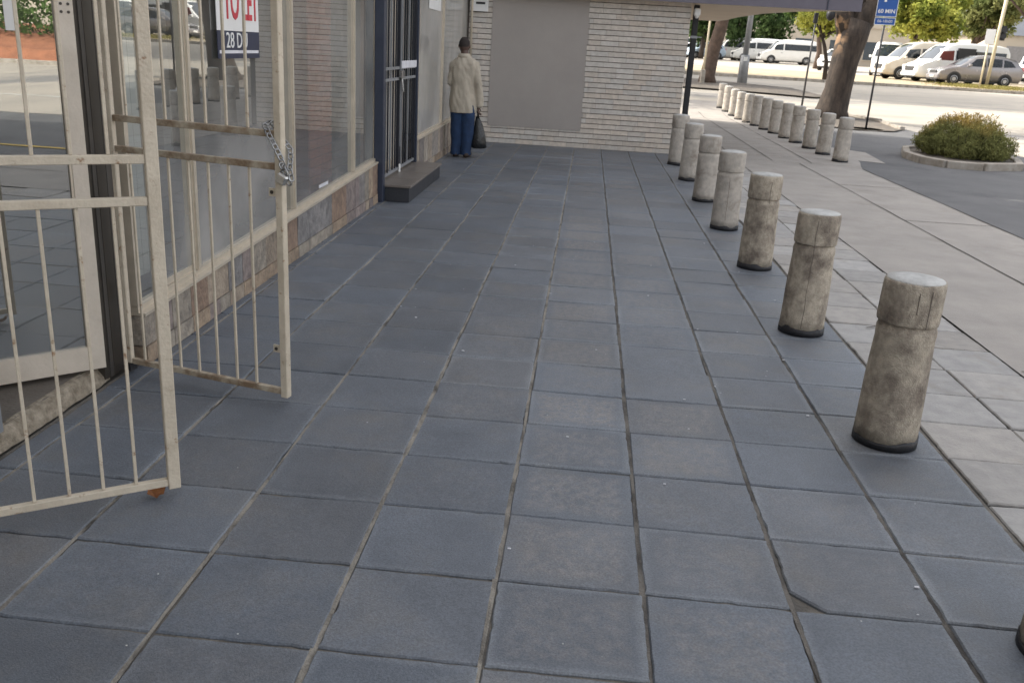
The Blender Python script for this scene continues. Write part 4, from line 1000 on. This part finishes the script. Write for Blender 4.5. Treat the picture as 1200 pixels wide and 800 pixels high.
# ------------------------------------------------------------------ vehicles
def vehicle(name, label, cat, loc, rz, paint, kind, group='vehicles parked across the street', open_door=False):
    """nose at local x=0, tail at x=L; driving direction -x"""
    v = empty(name, loc, rz, label, cat, group)
    if kind == 'van':   # high-roof minibus
        L, W, belt = 5.3, 1.88, 1.12
        st = [(0, .62, .80), (.06, .78, .93), (.35, .98, .97), (.75, 1.12, 1), (.80, 1.16, 1), (1.35, 1.78, 1), (1.7, 2.02, 1), (2.1, 2.12, 1), (3.0, 2.15, 1), (4.6, 2.12, 1), (5.1, 2.04, 1), (5.24, 1.85, .98), (5.3, 1.1, .95), (5.3, .6, .93)]
        wheels = (.95, 4.15); wr = .34
        side = [[(1.05, 1.20), (1.30, 1.66), (1.95, 1.72), (1.95, 1.20)], [(2.06, 1.20), (2.06, 1.74), (5.0, 1.72), (5.0, 1.22)]]
        ws = (.86, 1.62); rear = (1.2, 1.75)
    elif kind == 'hatch':
        L, W, belt = 4.3, 1.74, .92
        st = [(0, .55, .80), (.05, .68, .92), (.3, .80, .97), (.9, .94, 1), (1.0, .96, 1), (1.55, 1.33, 1), (1.95, 1.50, 1), (2.5, 1.56, 1), (3.4, 1.52, 1), (3.9, 1.40, 1), (4.2, 1.02, .98), (4.3, .85, .95), (4.3, .5, .93)]
        wheels = (.78, 3.42); wr = .31
        side = [[(1.42, .98), (1.80, 1.34), (2.30, 1.40), (2.30, .98)], [(2.40, .98), (2.40, 1.41), (3.15, 1.39), (3.15, 1.0)], [(3.24, 1.0), (3.24, 1.37), (3.62, 1.30), (3.85, 1.04)]]
        ws = (1.08, 1.86); rear = (.98, 1.3)
    else:               # sedan
        L, W, belt = 4.4, 1.74, .90
        st = [(0, .55, .80), (.05, .68, .92), (.3, .78, .97), (.95, .90, 1), (1.05, .92, 1), (1.6, 1.28, 1), (2.0, 1.41, 1), (2.6, 1.42, 1), (3.1, 1.32, 1), (3.6, 1.0, 1), (4.2, .97, .98), (4.35, .85, .96), (4.4, .5, .93)]
        wheels = (.80, 3.48); wr = .31
        side = [[(1.48, .95), (1.85, 1.27), (2.30, 1.33), (2.30, .95)], [(2.40, .95), (2.40, 1.33), (2.85, 1.27), (3.3, .97)]]
        ws = (1.12, 1.9); rear = (.98, 1.3)
    z0 = .24; hw = W / 2
    tumble = .80 if kind != 'van' else .86
    def half(x, z, k=1.0):
        if z <= belt: return hw * k
        t = min(1, (z - belt) / ((2.05 if kind == 'van' else 1.45) - belt)); return hw * k * (1 - (1 - tumble) * t ** 1.3)
    bm = B(); rows = []
    for x, zt, k in st:
        zb = z0 + (.12 if (x < .1 or x > L - .1) else 0); zm = min(belt, zt - .05)
        r_ = half(x, zt, k)
        pr = [(hw * k * .86, zb), (hw * k * .985, zb + .14), (hw * k, (zb + zm) / 2 + .05), (hw * k * .995, zm), (half(x, zm + (zt - zm) * .55, k), zm + (zt - zm) * .55), (r_ * .985, zt - min(.10, (zt - zm) * .25)), (r_ * .90, zt - .02), (r_ * .5, zt + .004)]
        rows.append([bm.verts.new((x, y, z)) for y, z in pr] + [bm.verts.new((x, -y, z)) for y, z in reversed(pr)])
    n = len(rows[0])
    for a, b in zip(rows, rows[1:]):
        for k in range(n): bm.faces.new((a[k], a[(k + 1) % n], b[(k + 1) % n], b[k]))
    bm.faces.new(list(reversed(rows[0]))); bm.faces.new(rows[-1])
    bmesh.ops.recalc_face_normals(bm, faces=bm.faces[:])
    ob = obj('body', bm, paint, v, True)
    def ztop(x):
        for (a, za, _), (b, zb_, _) in zip(st, st[1:]):
            if a <= x <= b and b > a: return za + (zb_ - za) * (x - a) / (b - a)
        return st[-1][1]
    for s in (-1, 1):
        for gi, poly in enumerate(side):
            if open_door and gi == 1: pass
            bm = B(); bm.faces.new([bm.verts.new((x, s * (half(x, z) + .012), z)) for x, z in poly])
            bmesh.ops.solidify(bm, geom=bm.faces[:], thickness=.006)
            obj('side_window', bm, M['redcloth'] if (open_door and gi == 0 and s == -1) else M['carglass'], v)
        for wx in wheels:
            wh = empty('wheel', (wx, s * (hw - .10), wr)); wh.parent = v
            bm = B()
            for a0, a1 in ((-.09, .105),):
                rg = [(wr * .62, -.10), (wr * .92, -.10), (wr, -.07), (wr, .07), (wr * .92, .105), (wr * .62, .105)]
                lathe(bm, rg, 24)
            bmesh.ops.rotate(bm, verts=bm.verts[:], cent=(0, 0, 0), matrix=Matrix.Rotation(R(-90) * s, 3, 'X'))
            ty = obj('tyre', bm, M['tyre'], wh, True)
            bm = B(); lathe(bm, [(wr * .60, .100), (wr * .60, .112), (wr * .45, .102), (.02, .112)], 20)
            bmesh.ops.rotate(bm, verts=bm.verts[:], cent=(0, 0, 0), matrix=Matrix.Rotation(R(-90) * s, 3, 'X'))
            obj('rim', bm, M['rim'], wh, True)
            bm = B(); ar = []
            for q in range(15):
                a = math.pi * q / 14 if q < 15 else 0; ar.append((wx + (wr + .06) * math.cos(a), wr + (wr + .06) * math.sin(a)))
            bm.faces.new([bm.verts.new((x, s * (hw * .999 + .004), z)) for x, z in ar]); obj('wheel_arch', bm, M['darkplastic'], v)
        bm = B(); box(bm, .01, .22, s * hw * .52 if s > 0 else -hw * .90, hw * .90 if s > 0 else -hw * .52, .62 if kind != 'van' else .70, .74 if kind != 'van' else .88, bev=.03); obj('headlight', bm, M['lamp'], v)
        bm = B(); box(bm, L - .12, L + .012, s * hw * .70 if s > 0 else -hw * .95, hw * .95 if s > 0 else -hw * .70, .75, 1.05, bev=.02); obj('tail_light', bm, M['taillamp'], v)
        bm = B(); mx_ = side[0][0][0]; box(bm, mx_ - .05, mx_ + .10, s * (hw + .03) if s > 0 else -(hw + .20), (hw + .20) if s > 0 else -(hw + .03), belt + .02, belt + .17, bev=.03); obj('wing_mirror', bm, paint, v)
        bm = B(); box(bm, side[0][2][0] - .18, side[0][2][0] - .05, s * (hw + .004) if s > 0 else -(hw + .02), (hw + .02) if s > 0 else -(hw + .004), belt - .16, belt - .13); obj('door_handle', bm, M['darkplastic'], v)
    xs_ = [ws[0] + (ws[1] - ws[0]) * k / 4 for k in range(5)]
    bm = B(); pr = None
    for x in xs_:
        z = ztop(x) + .018; h_ = half(x, z) * .86; q = [bm.verts.new((x - .012, y, z - .0 - .05 * (abs(y) / h_) ** 4)) for y in (-h_, -h_ * .6, 0, h_ * .6, h_)]
        if pr:
            for k in range(4): bm.faces.new((pr[k], pr[k + 1], q[k + 1], q[k]))
        pr = q
    obj('windscreen', bm, M['carglass'], v, True)
    bm = B(); box(bm, L - .02, L + .004, -hw * .72, hw * .72, rear[0], rear[1]) if kind == 'van' else box(bm, L - .30, L - .20, -hw * .6, hw * .6, .98, 1.1)
    obj('rear_window', bm, M['carglass'], v)
    bm = B(); box(bm, -.02, .05, -hw * .48, hw * .48, .56, .70 if kind != 'van' else .80, bev=.01); obj('grille', bm, M['darkplastic'], v)
    bm = B(); box(bm, -.05, .10, -hw * .84, hw * .84, .30, .50, bev=.03); obj('bumper', bm, paint, v)
    bm = B(); box(bm, -.035, .02, -hw * .78, hw * .78, .245, .30); box(bm, .9 if kind == 'van' else .8, L - .8, -hw * .9, hw * .9, .18, .25); obj('underbody', bm, M['darkplastic'], v)
    bm = B(); box(bm, -.058, -.051, -.24, .24, .36, .46); obj('number_plate', bm, M['signwhite'], v)
    if open_door:
        bm = B(); box(bm, 2.15, 3.15, -(hw + .03), -hw * .80, .50, 1.86); obj('door_opening', bm, M['darkplastic'], v)
        bm = B(); box(bm, 3.17, 4.25, -(hw + .05), -(hw + .02), .48, 1.20, bev=.01); dd = obj('sliding_door', bm, paint, v)
        bm = B(); box(bm, 3.2, 4.2, -(hw + .045), -(hw + .02), 1.203, 1.70); obj('glass', bm, M['carglass'], dd)
    return v
def place(kind, x, y, rz, paint, name, label, cat, **kw):
    return vehicle(name, label, cat, (x, y, gz(y)), rz, paint, kind, **kw)
# note rz=0 means nose towards -x ; side seen by the camera is local -y
place('van', 16.9, 54.0, R(8), M['ccream'], 'minibus', 'cream minibus with a sloping nose parked between two white vans', 'minibus')
place('van', 17.9, 51.6, R(10), M['cwhite'], 'minibus', 'white minibus with its side door open beside the cream one', 'minibus', open_door=True)
place('hatch', 18.3, 49.0, R(3), M['cgrey'], 'parked_car', 'grey hatchback nearest the signal pole, in front of the white minibus', 'car')
place('van', 18.9, 59.0, R(73), M['cwhite'], 'delivery_van', 'white high roofed van facing the camera behind the blue parking sign', 'van')
place('van', 15.6, 86.0, R(2), M['cwhite'], 'minibus', 'white minibus seen side on, far beyond the thin dark pole', 'minibus')
place('van', 13.6, 89.0, R(2), M['cwhite'], 'minibus', 'white minibus mostly hidden, second from the side on one', 'minibus')
place('van', 11.9, 92.0, R(2), M['cwhite'], 'minibus', 'white minibus mostly hidden, third and farthest back of the far group', 'minibus')
place('hatch', 9.0, 88.5, R(30), M['cblue'], 'parked_car', 'pale blue car at far left between the brown trunk and the grey post', 'car')
place('sedan', 7.6, 93.5, R(20), M['cwhite'], 'parked_car', 'white car far left behind the pale blue one', 'car')
place('hatch', 17.0, 66.0, R(60), M['cwhite'], 'parked_car', 'white car partly hidden by the big trunk on its left side', 'car')
place('van', 31.0, 66.0, R(60), M['cwhite'], 'minibus', 'white van cut by the right edge of the picture', 'minibus')
place('hatch', 26.2, 54.5, R(15), M['cwhite'], 'parked_car', 'white car low at the right edge of the picture', 'car')
place('hatch', 15.5, 33.0, R(95), M['ctaupe'], 'parked_car', 'dark car parked on the right of the street seen only in the shop glass', 'car') if False else None
place('sedan', 19.5, 22.0, R(90), M['cwhite'], 'parked_car', 'white saloon on the side road opposite the planter', 'car', group='cars on the side road')
place('hatch', 23.6, 9.0, R(90), M['ctaupe'], 'parked_car', 'dark hatchback on the side road by the hedge', 'car', group='cars on the side road')

# open side of the white minibus: dark opening and the red seat cover
# ------------------------------------------------------------------ poles and signs
ps = empty('parking_sign', (7.60, 23.0, 0), R(-17), 'blue P 60 MIN parking sign on a thin grey pole by the big tree', 'sign')
bm = B(); tube(bm, [(0, 0, 0), (0, 0, 3.5)], .028, 10); obj('pole', bm, M['darkpole'], ps, True)
bm = B(); box(bm, -.25, .25, -.045, -.033, 2.82, 3.6, bev=.004); pb = obj('sign_plate', bm, M['signblue'], ps)
bm = B(); box(bm, -.25, .25, -.045, -.033, 2.62, 2.80, bev=.004); pc = obj('sign_plate', bm, M['signblue'], ps)
bm = B()
for a in ((-.25, -.238, 2.82, 3.6), (.238, .25, 2.82, 3.6), (-.2379, .2379, 2.82, 2.832), (-.25, -.238, 2.62, 2.8), (.238, .25, 2.62, 2.8), (-.2379, .2379, 2.62, 2.632), (-.2379, .2379, 2.788, 2.8)): box(bm, a[0], a[1], -.049, -.0455, a[2], a[3])
obj('border', bm, M['signwhite'], ps)
text('lettering', 'P', .46, M['signwhite'], ps, (0, -.047, 3.32), (R(90), 0, 0), font_bold=.006)
text('lettering', '60 MIN', .135, M['signwhite'], ps, (0, -.047, 2.95), (R(90), 0, 0), font_bold=.002)
text('lettering', '06-18h00', .095, M['signwhite'], ps, (0, -.047, 2.71), (R(90), 0, 0))
bm = B(); lathe(bm, [(.46, -.01), (.46, .012), (.44, .02)], 24); obj('concrete_collar', bm, M['kerb'], ps)

tp = empty('signal_pole', (7.30, 29.4, gz(29.4)), 0, 'thin dark pole with a black fitting at its top, left of the big trunk', 'pole')
bm = B(); tube(bm, [(0, 0, 0), (.03, 0, 2.72)], [.034, .026], 10); obj('pole', bm, M['darkpole'], tp, True)
bm = B(); box(bm, -.05, .09, -.04, .04, 2.62, 2.95, bev=.02); obj('fitting', bm, M['tar'], tp)
hg = empty('hanging_lamp', (6.95, 26.0, 2.95), 0, 'round black lamp hanging beside the big trunk under the foliage', 'lamp')
bm = B(); ball(bm, (0, 0, 0), .13, sz=1.3); obj('globe', bm, M['tar'], hg, True)
bm = B(); tube(bm, [(0, 0, .14), (.02, 0, .6)], .02, 8); obj('rod', bm, M['darkpole'], hg)

gp = empty('lamp_post', (6.83, 39.3, gz(39.3)), 0, 'grey lamp post with a thick sleeve at its base behind the far bollards', 'lamp post')
bm = B(); lathe(bm, [(.22, 0), (.20, 1.15), (.17, 1.2)], 16); obj('sleeve', bm, M['pole'], gp, True)
bm = B(); tube(bm, [(0, 0, 1.15), (0.02, 0, 3.2), (.05, 0, 7.0)], [.125, .115, .09], 14); obj('pole', bm, M['pole'], gp, True)
bm = B(); box(bm, -.08, .08, -.225, -.205, .95, 1.12); obj('notice_plate', bm, M['signwhite'], gp)
bm = B(); tube(bm, [(.05, 0, 6.9), (.5, 0, 7.2), (1.4, 0, 7.3)], [.05, .045, .04], 8); box(bm, 1.3, 1.9, -.12, .12, 7.24, 7.36); obj('lamp_arm', bm, M['pole'], gp)
lp = empty('sign_post', (4.85, 37.2, gz(37.2)), 0, 'slim pale pole with a white foot beside the brown trunk', 'pole')
bm = B(); tube(bm, [(0, 0, 0), (.04, 0, 2.6)], .045, 8); obj('pole', bm, M['creampole'], lp, True)
bm = B(); box(bm, -.09, .09, -.09, .09, 0, .6, bev=.02); obj('foot', bm, M['kerb'], lp)

sp = empty('traffic_signal', (20.75, 48.0, gz(48)), 0, 'cream traffic signal pole with black lamp heads beside the grey car', 'traffic signal')
bm = B(); tube(bm, [(0, 0, 0), (.05, 0, 2.4), (.12, 0, 5.6)], [.085, .085, .10], 12); obj('pole', bm, M['creampole'], sp, True)
bm = B()
for z in (2.55, 2.85): tube(bm, [(.30, -.12, z), (.30, .14, z)], [.13, .10], 12)
box(bm, .18, .42, .02, .16, 2.35, 3.05); box(bm, .0, .2, .05, .08, 2.65, 2.72)
obj('signal_head', bm, M['tar'], sp)
ss = empty('small_sign', (19.85, 46.6, gz(46.6)), R(-10), 'small blank white sign on a pale post left of the traffic signal', 'sign')
bm = B(); tube(bm, [(0, 0, 0), (0, 0, 2.2)], .045, 10); obj('post', bm, M['creampole'], ss, True)
bm = B(); box(bm, -.22, .22, -.06, -.046, 2.15, 2.85, bev=.004); obj('plate', bm, M['signwhite'], ss)
# bare palisade fence at the right
fe = empty('palisade_fence', (26, 60.5, gz(60.5)), 0, 'dark palisade fence behind the parked vehicles', 'fence')
bm = B()
for k in range(150): box(bm, 4 + k * .28, 4 + k * .28 + .035, 0, .02, 0, 2.1)
obj('palings', bm, M['metalfence'], fe)
for z in (.35, 1.7):
    bm = B(); box(bm, 4, 46, .0205, .05, z, z + .04); obj('fence_rail', bm, M['metalfence'], fe)
# grass tufts round the signal
bm = B(); cl = bm.loops.layers.float_color.new('tint')
leaves(bm, cl, 5000, lambda: Vector((random.gauss(20.6, 1.2), random.gauss(47.4, .7), gz(47.4) + random.uniform(0, .16))), .05, lambda p: tuple(Vector((.30, .27, .10)) * random.uniform(.6, 1.3)), long=5, up=2)
tag(obj('dry_grass', bm, M['leafshrub']), 'dry yellow grass round the foot of the traffic signal', 'grass', kind='stuff')

# ------------------------------------------------------------------ far buildings
def building(name, label, x, y, w_, d, h, wm, rm, storeys=2, bays=6, roofh=0, win=True, group=None):
    z = gz(y) - .2; b = empty(name, (x, y, z), 0, label, 'building', group)
    bm = B(); box(bm, 0, w_, 0, d, 0, h); obj('wall', bm, wm, b)
    bm = B()
    if roofh:
        a = [bm.verts.new(p) for p in ((-.4, -.4, h + .003), (w_ + .4, -.4, h + .003), (w_ + .4, d + .4, h + .003), (-.4, d + .4, h + .003), (-.4, d / 2, h + roofh), (w_ + .4, d / 2, h + roofh))]
        for q in ((0, 1, 5, 4), (2, 3, 4, 5), (0, 4, 3), (1, 2, 5), (0, 3, 2, 1)): bm.faces.new([a[i] for i in q])
    else: box(bm, -.15, w_ + .15, -.15, d + .15, h + .003, h + .3)
    obj('roof', bm, rm, b)
    if win:
        for s in range(storeys):
            for k in range(bays):
                bw_ = w_ / bays; zz = .9 + s * (h / storeys)
                bm = B(); box(bm, bw_ * (k + .25), bw_ * (k + .75), -.02, .03, zz, zz + h / storeys * .45); wn = obj('window', bm, M['farglass'], b)
                bm = B(); box(bm, bw_ * (k + .22), bw_ * (k + .78), -.10, -.021, zz - .1, zz - .003); obj('sill', bm, wm, wn)
    return b
building('office_block', 'tall pale tower block behind the dark trees, left of the big trunk', 26.0, 133, 4.4, 8, 13, M['farwhite'], M['farwhite'], 4, 2)
building('office_block', 'low white building right of the pale tower', 30.6, 128, 14, 10, 5.2, M['farwhite'], M['farcream'], 1, 5)
wh = building('warehouse', 'warehouse with dark grey roof and roller door at the right edge', 31.2, 75, 26, 16, 3.5, M['farcream'], M['fargrey'], roofh=7.0, win=False)
for k in range(4):
    bm = B(); box(bm, 1.6 + k * 5.5, 5.0 + k * 5.5, -.04, .02, .2, 2.7)
    for j in range(12): box(bm, 1.6 + k * 5.5, 5.0 + k * 5.5, -.055, -.041, .22 + j * .205, .24 + j * .205)
    obj('roller_door', bm, M['fargrey2'], wh)
building('boundary_building', 'long low cream building behind the parked vans and trees', 14.0, 84 + 20, 34, 8, 4.2, M['farcream'], M['farcream'], 1, 9)
building('flat_block', 'white flats to the left, mostly behind the brick wall', -10, 118, 24, 10, 9, M['farwhite'], M['farcream'], 3, 8)
building('shade_caster_block', 'unseen tall block added beyond the brick wall to shade the road', -22, 45.6, 25, 3.6, 22, M['farcream'], M['farcream'], 7, 7)  # hidden from view, added to throw a shade band across the road
building('shop_block', 'two storey shops across the side road far right', 40, -30, 20, 50, 7, M['farcream'], M['fargrey'], 2, 5, win=True)
building('shop_block', 'long pale building beyond the warehouse on the right', 62, 82, 60, 14, 6.5, M['farwhite'], M['fargrey'], 2, 14)

# ------------------------------------------------------------------ the man
man = empty('person', (-1.60, 10.98, 0), R(-6), 'man in a beige jacket and blue jeans standing with his back turned at the corner', 'person')
def cap(bm, a, b, ra, rb, sx=1, sy=1, seg=14, n=5):
    a = Vector(a); b = Vector(b); P = [a.lerp(b, k / n) for k in range(n + 1)]; tube(bm, P, [ra + (rb - ra) * k / n for k in range(n + 1)], seg); ball(bm, a, ra, seg); ball(bm, b, rb, seg)
bm = B()
# skeleton volumes: local x right, y forward (away from camera)
cap(bm, (0, 0, .88), (0, .0, 1.08), .125, .12); cap(bm, (0, 0, 1.08), (0, 0, 1.26), .125, .12); cap(bm, (-.12, 0, 1.27), (.12, 0, 1.27), .055, .055)
cap(bm, (0, 0, 1.34), (-.012, .02, 1.46), .058, .052)
for s in (-1, 1):
    cap(bm, (s * .085, 0, .86), (s * .085, .01, .46), .085, .055); cap(bm, (s * .085, .01, .46), (s * .075, -.01, .09), .055, .038)
    cap(bm, (s * .075, -.03, .05), (s * .085, .12, .035), .038, .032)
# right arm hanging with bag, left arm bent forward
cap(bm, (.145, 0, 1.255), (.215, -.02, 1.02), .042, .038); cap(bm, (.215, -.02, 1.02), (.215, .03, .76), .042, .028)
cap(bm, (-.145, 0, 1.255), (-.19, -.01, 1.03), .042, .038); cap(bm, (-.19, -.01, 1.03), (-.14, .19, .92), .042, .028)
def hand(bm, p, d, side, k=1.0):
    p = Vector(p); d = Vector(d).normalized(); side = Vector(side).normalized(); nn = d.cross(side)
    for q in (-.022, -.007, .008, .022): cap(bm, p + side * q * .7, p + d * .075 + side * q, .013, .012, seg=8, n=2)
    for i, (q, Lf) in enumerate(((-.027, .058), (-.009, .072), (.009, .068), (.026, .052))):
        a = p + d * .078 + side * q; b = a + d * Lf * .5 + nn * .012; c_ = b + d * Lf * .25 + nn * .028
        cap(bm, a, b, .009, .0085, seg=8, n=2); cap(bm, b, c_, .0085, .0075, seg=8, n=2)
    a = p + d * .025 + side * .028; b = a + d * .03 + side * .02 + nn * .012; cap(bm, a, b, .011, .009, seg=8, n=2); cap(bm, b, b + d * .022 + nn * .014, .009, .008, seg=8, n=2)
hand(bm, (.215, .04, .735), (.02, .05, -1), (0, 1, 0)); hand(bm, (-.125, .215, .91), (.5, .9, -.1), (0, 0, 1))
# head
hx, hy, hz = -.02, .035, 1.535
ball(bm, (hx, hy, hz), .083, 20, .90, 1.08, 1.22); ball(bm, (hx, hy + .025, hz - .045), .06, 16, .9, 1.0, 1.05)
cap(bm, (hx, hy + .085, hz - .005), (hx, hy + .103, hz - .025), .010, .014, seg=8, n=2)
ball(bm, (hx, hy + .078, hz - .055), .02, 10, 1.2, .6, .5)
for s in (-1, 1): ball(bm, (hx + s * .078, hy + .0, hz - .008), .024, 12, .42, .8, 1.15); ball(bm, (hx + s * .03, hy + .075, hz + .012), .013, 8, 1.2, .6, .8)
body = obj('body', bm, M['skin'], man, True); bake(body, [('REMESH', dict(mode='VOXEL', voxel_size=.006)), ('SMOOTH', dict(factor=.5, iterations=2))])
for s in (-1, 1):
    bm = B(); ball(bm, (hx + s * .03, hy + .087, hz + .012), .009, 8); obj('eye', bm, M['white'], man, True)
bm = B(); ball(bm, (hx, hy - .004, hz + .016), .0845, 20, .90, 1.07, 1.17)
geom = [v for v in bm.verts if (v.co.z < hz - .035 or (v.co.y > hy + .045 and v.co.z < hz + .055))]
bmesh.ops.delete(bm, geom=geom, context='VERTS'); obj('hair', bm, M['hair'], man, True)
# jacket
bm = B()
def lo(bm, secs, seg=28):
    rr = []
    for (x, y, z, a, b) in secs: rr.append([bm.verts.new((x + a * math.cos(2 * math.pi * k / seg), y + b * math.sin(2 * math.pi * k / seg), z)) for k in range(seg)])
    for p, q in zip(rr, rr[1:]):
        for k in range(seg): bm.faces.new((p[k], p[(k + 1) % seg], q[(k + 1) % seg], q[k]))
    bm.faces.new(list(reversed(rr[0]))); bm.faces.new(rr[-1])
lo(bm, [(0, 0, .625, .185, .14), (.0, 0, .70, .19, .148), (0, 0, .85, .188, .145), (0, 0, 1.0, .185, .135), (0, -.005, 1.15, .190, .132), (0, -.01, 1.24, .198, .126), (0, -.01, 1.30, .190, .112), (-.002, 0, 1.35, .150, .098), (-.008, .01, 1.385, .098, .088), (-.01, .01, 1.405, .076, .078), (-.012, .01, 1.425, .072, .074)])
cap(bm, (.150, -.005, 1.270), (.222, -.03, 1.03), .068, .062); cap(bm, (.222, -.03, 1.03), (.226, .02, .75), .062, .052)
cap(bm, (-.150, -.005, 1.270), (-.195, -.01, 1.04), .066, .060); cap(bm, (-.195, -.01, 1.04), (-.135, .17, .925), .058, .048)
jk = obj('jacket', bm, M['jacket'], man, True); bake(jk, [('REMESH', dict(mode='VOXEL', voxel_size=.009)), ('SMOOTH', dict(factor=.5, iterations=4))])
for v_ in jk.data.vertices:
    p = v_.co; d = Vector((p.x, p.y, 0)); d = d.normalized() if d.length > .01 else d
    v_.co = p + d * (noise.noise(Vector((p.x * 9, p.y * 9, p.z * 3.2))) * .028 + noise.noise(Vector((p.x * 18, p.y * 14, p.z * 11 + p.x * 14))) * .011)
bm = B(); lo(bm, [(-.012, .005, 1.375, .092, .088), (-.012, .005, 1.40, .084, .082), (-.012, .008, 1.428, .078, .078)]); cl_ = obj('collar', bm, M['jacket'], man, True)
bm = B()
for s in (-1, 1):
    lo(bm, [(s * .074 - .01, .0, .035, .078, .095), (s * .074 - .01, -.005, .09, .076, .090), (s * .076, -.003, .25, .084, .088), (s * .078, .0, .46, .094, .096), (s * .080, 0, .66, .102, .112), (s * .07, 0, .80, .10, .12)])
jn = obj('jeans', bm, M['jeans'], man, True); bake(jn, [('REMESH', dict(mode='VOXEL', voxel_size=.008)), ('SMOOTH', dict(factor=.5, iterations=3))])
for v_ in jn.data.vertices:
    p = v_.co; v_.co = p + Vector((p.x, p.y, 0)).normalized() * (noise.noise(Vector((p.x * 12, p.y * 12, p.z * 7))) * .010 + noise.noise(p * 25) * .004)
for s in (-1, 1):
    bm = B(); cap(bm, (s * .078, -.055, .045), (s * .09, .14, .036), .043, .034, seg=14); 
    for v_ in bm.verts: v_.co.z = max(.0, v_.co.z)
    obj('shoe', bm, M['shoe'], man, True)
# bag
bag = empty('carrier_bag', (-1.60 + .205, 10.99, 0), 0, 'black plastic carrier bag hanging from the standing man\'s right hand', 'bag')
bm = B(); lo(bm, [(.03, .02, .135, .07, .06), (.034, .02, .15, .10, .08), (.034, .02, .22, .108, .085), (.032, .02, .32, .095, .07), (.028, .02, .42, .072, .05), (.022, .02, .52, .042, .032), (.012, .02, .58, .022, .02)], 26)
for v_ in bm.verts:
    p = v_.co; v_.co = p + Vector((p.x - .03, p.y - .02, 0)).normalized() * (noise.noise(p * 16) * .022 + noise.noise(p * 35) * .008)
obj('sack', bm, M['bag'], bag, True)
bm = B(); tube(bm, [(.010, .0, .57), (.002, -.005, .63), (.004, .02, .655), (.010, .05, .63), (.018, .045, .57)], .008, 8); obj('handle', bm, M['bag'], bag, True)

# tiny litter on the tiles
bm = B()
for k in range(46):
    x, y = random.uniform(-.9, 1.75), random.uniform(-1.3, 6); s = random.uniform(.0025, .008)
    box(bm, x - s, x + s, y - s * .6, y + s * .6, .0015, .0015 + s * .5, None, s * .2)
tag(obj('grit', bm, M['paper']), 'tiny pale crumbs of grit scattered over the dark tiles', 'grit', kind='stuff')
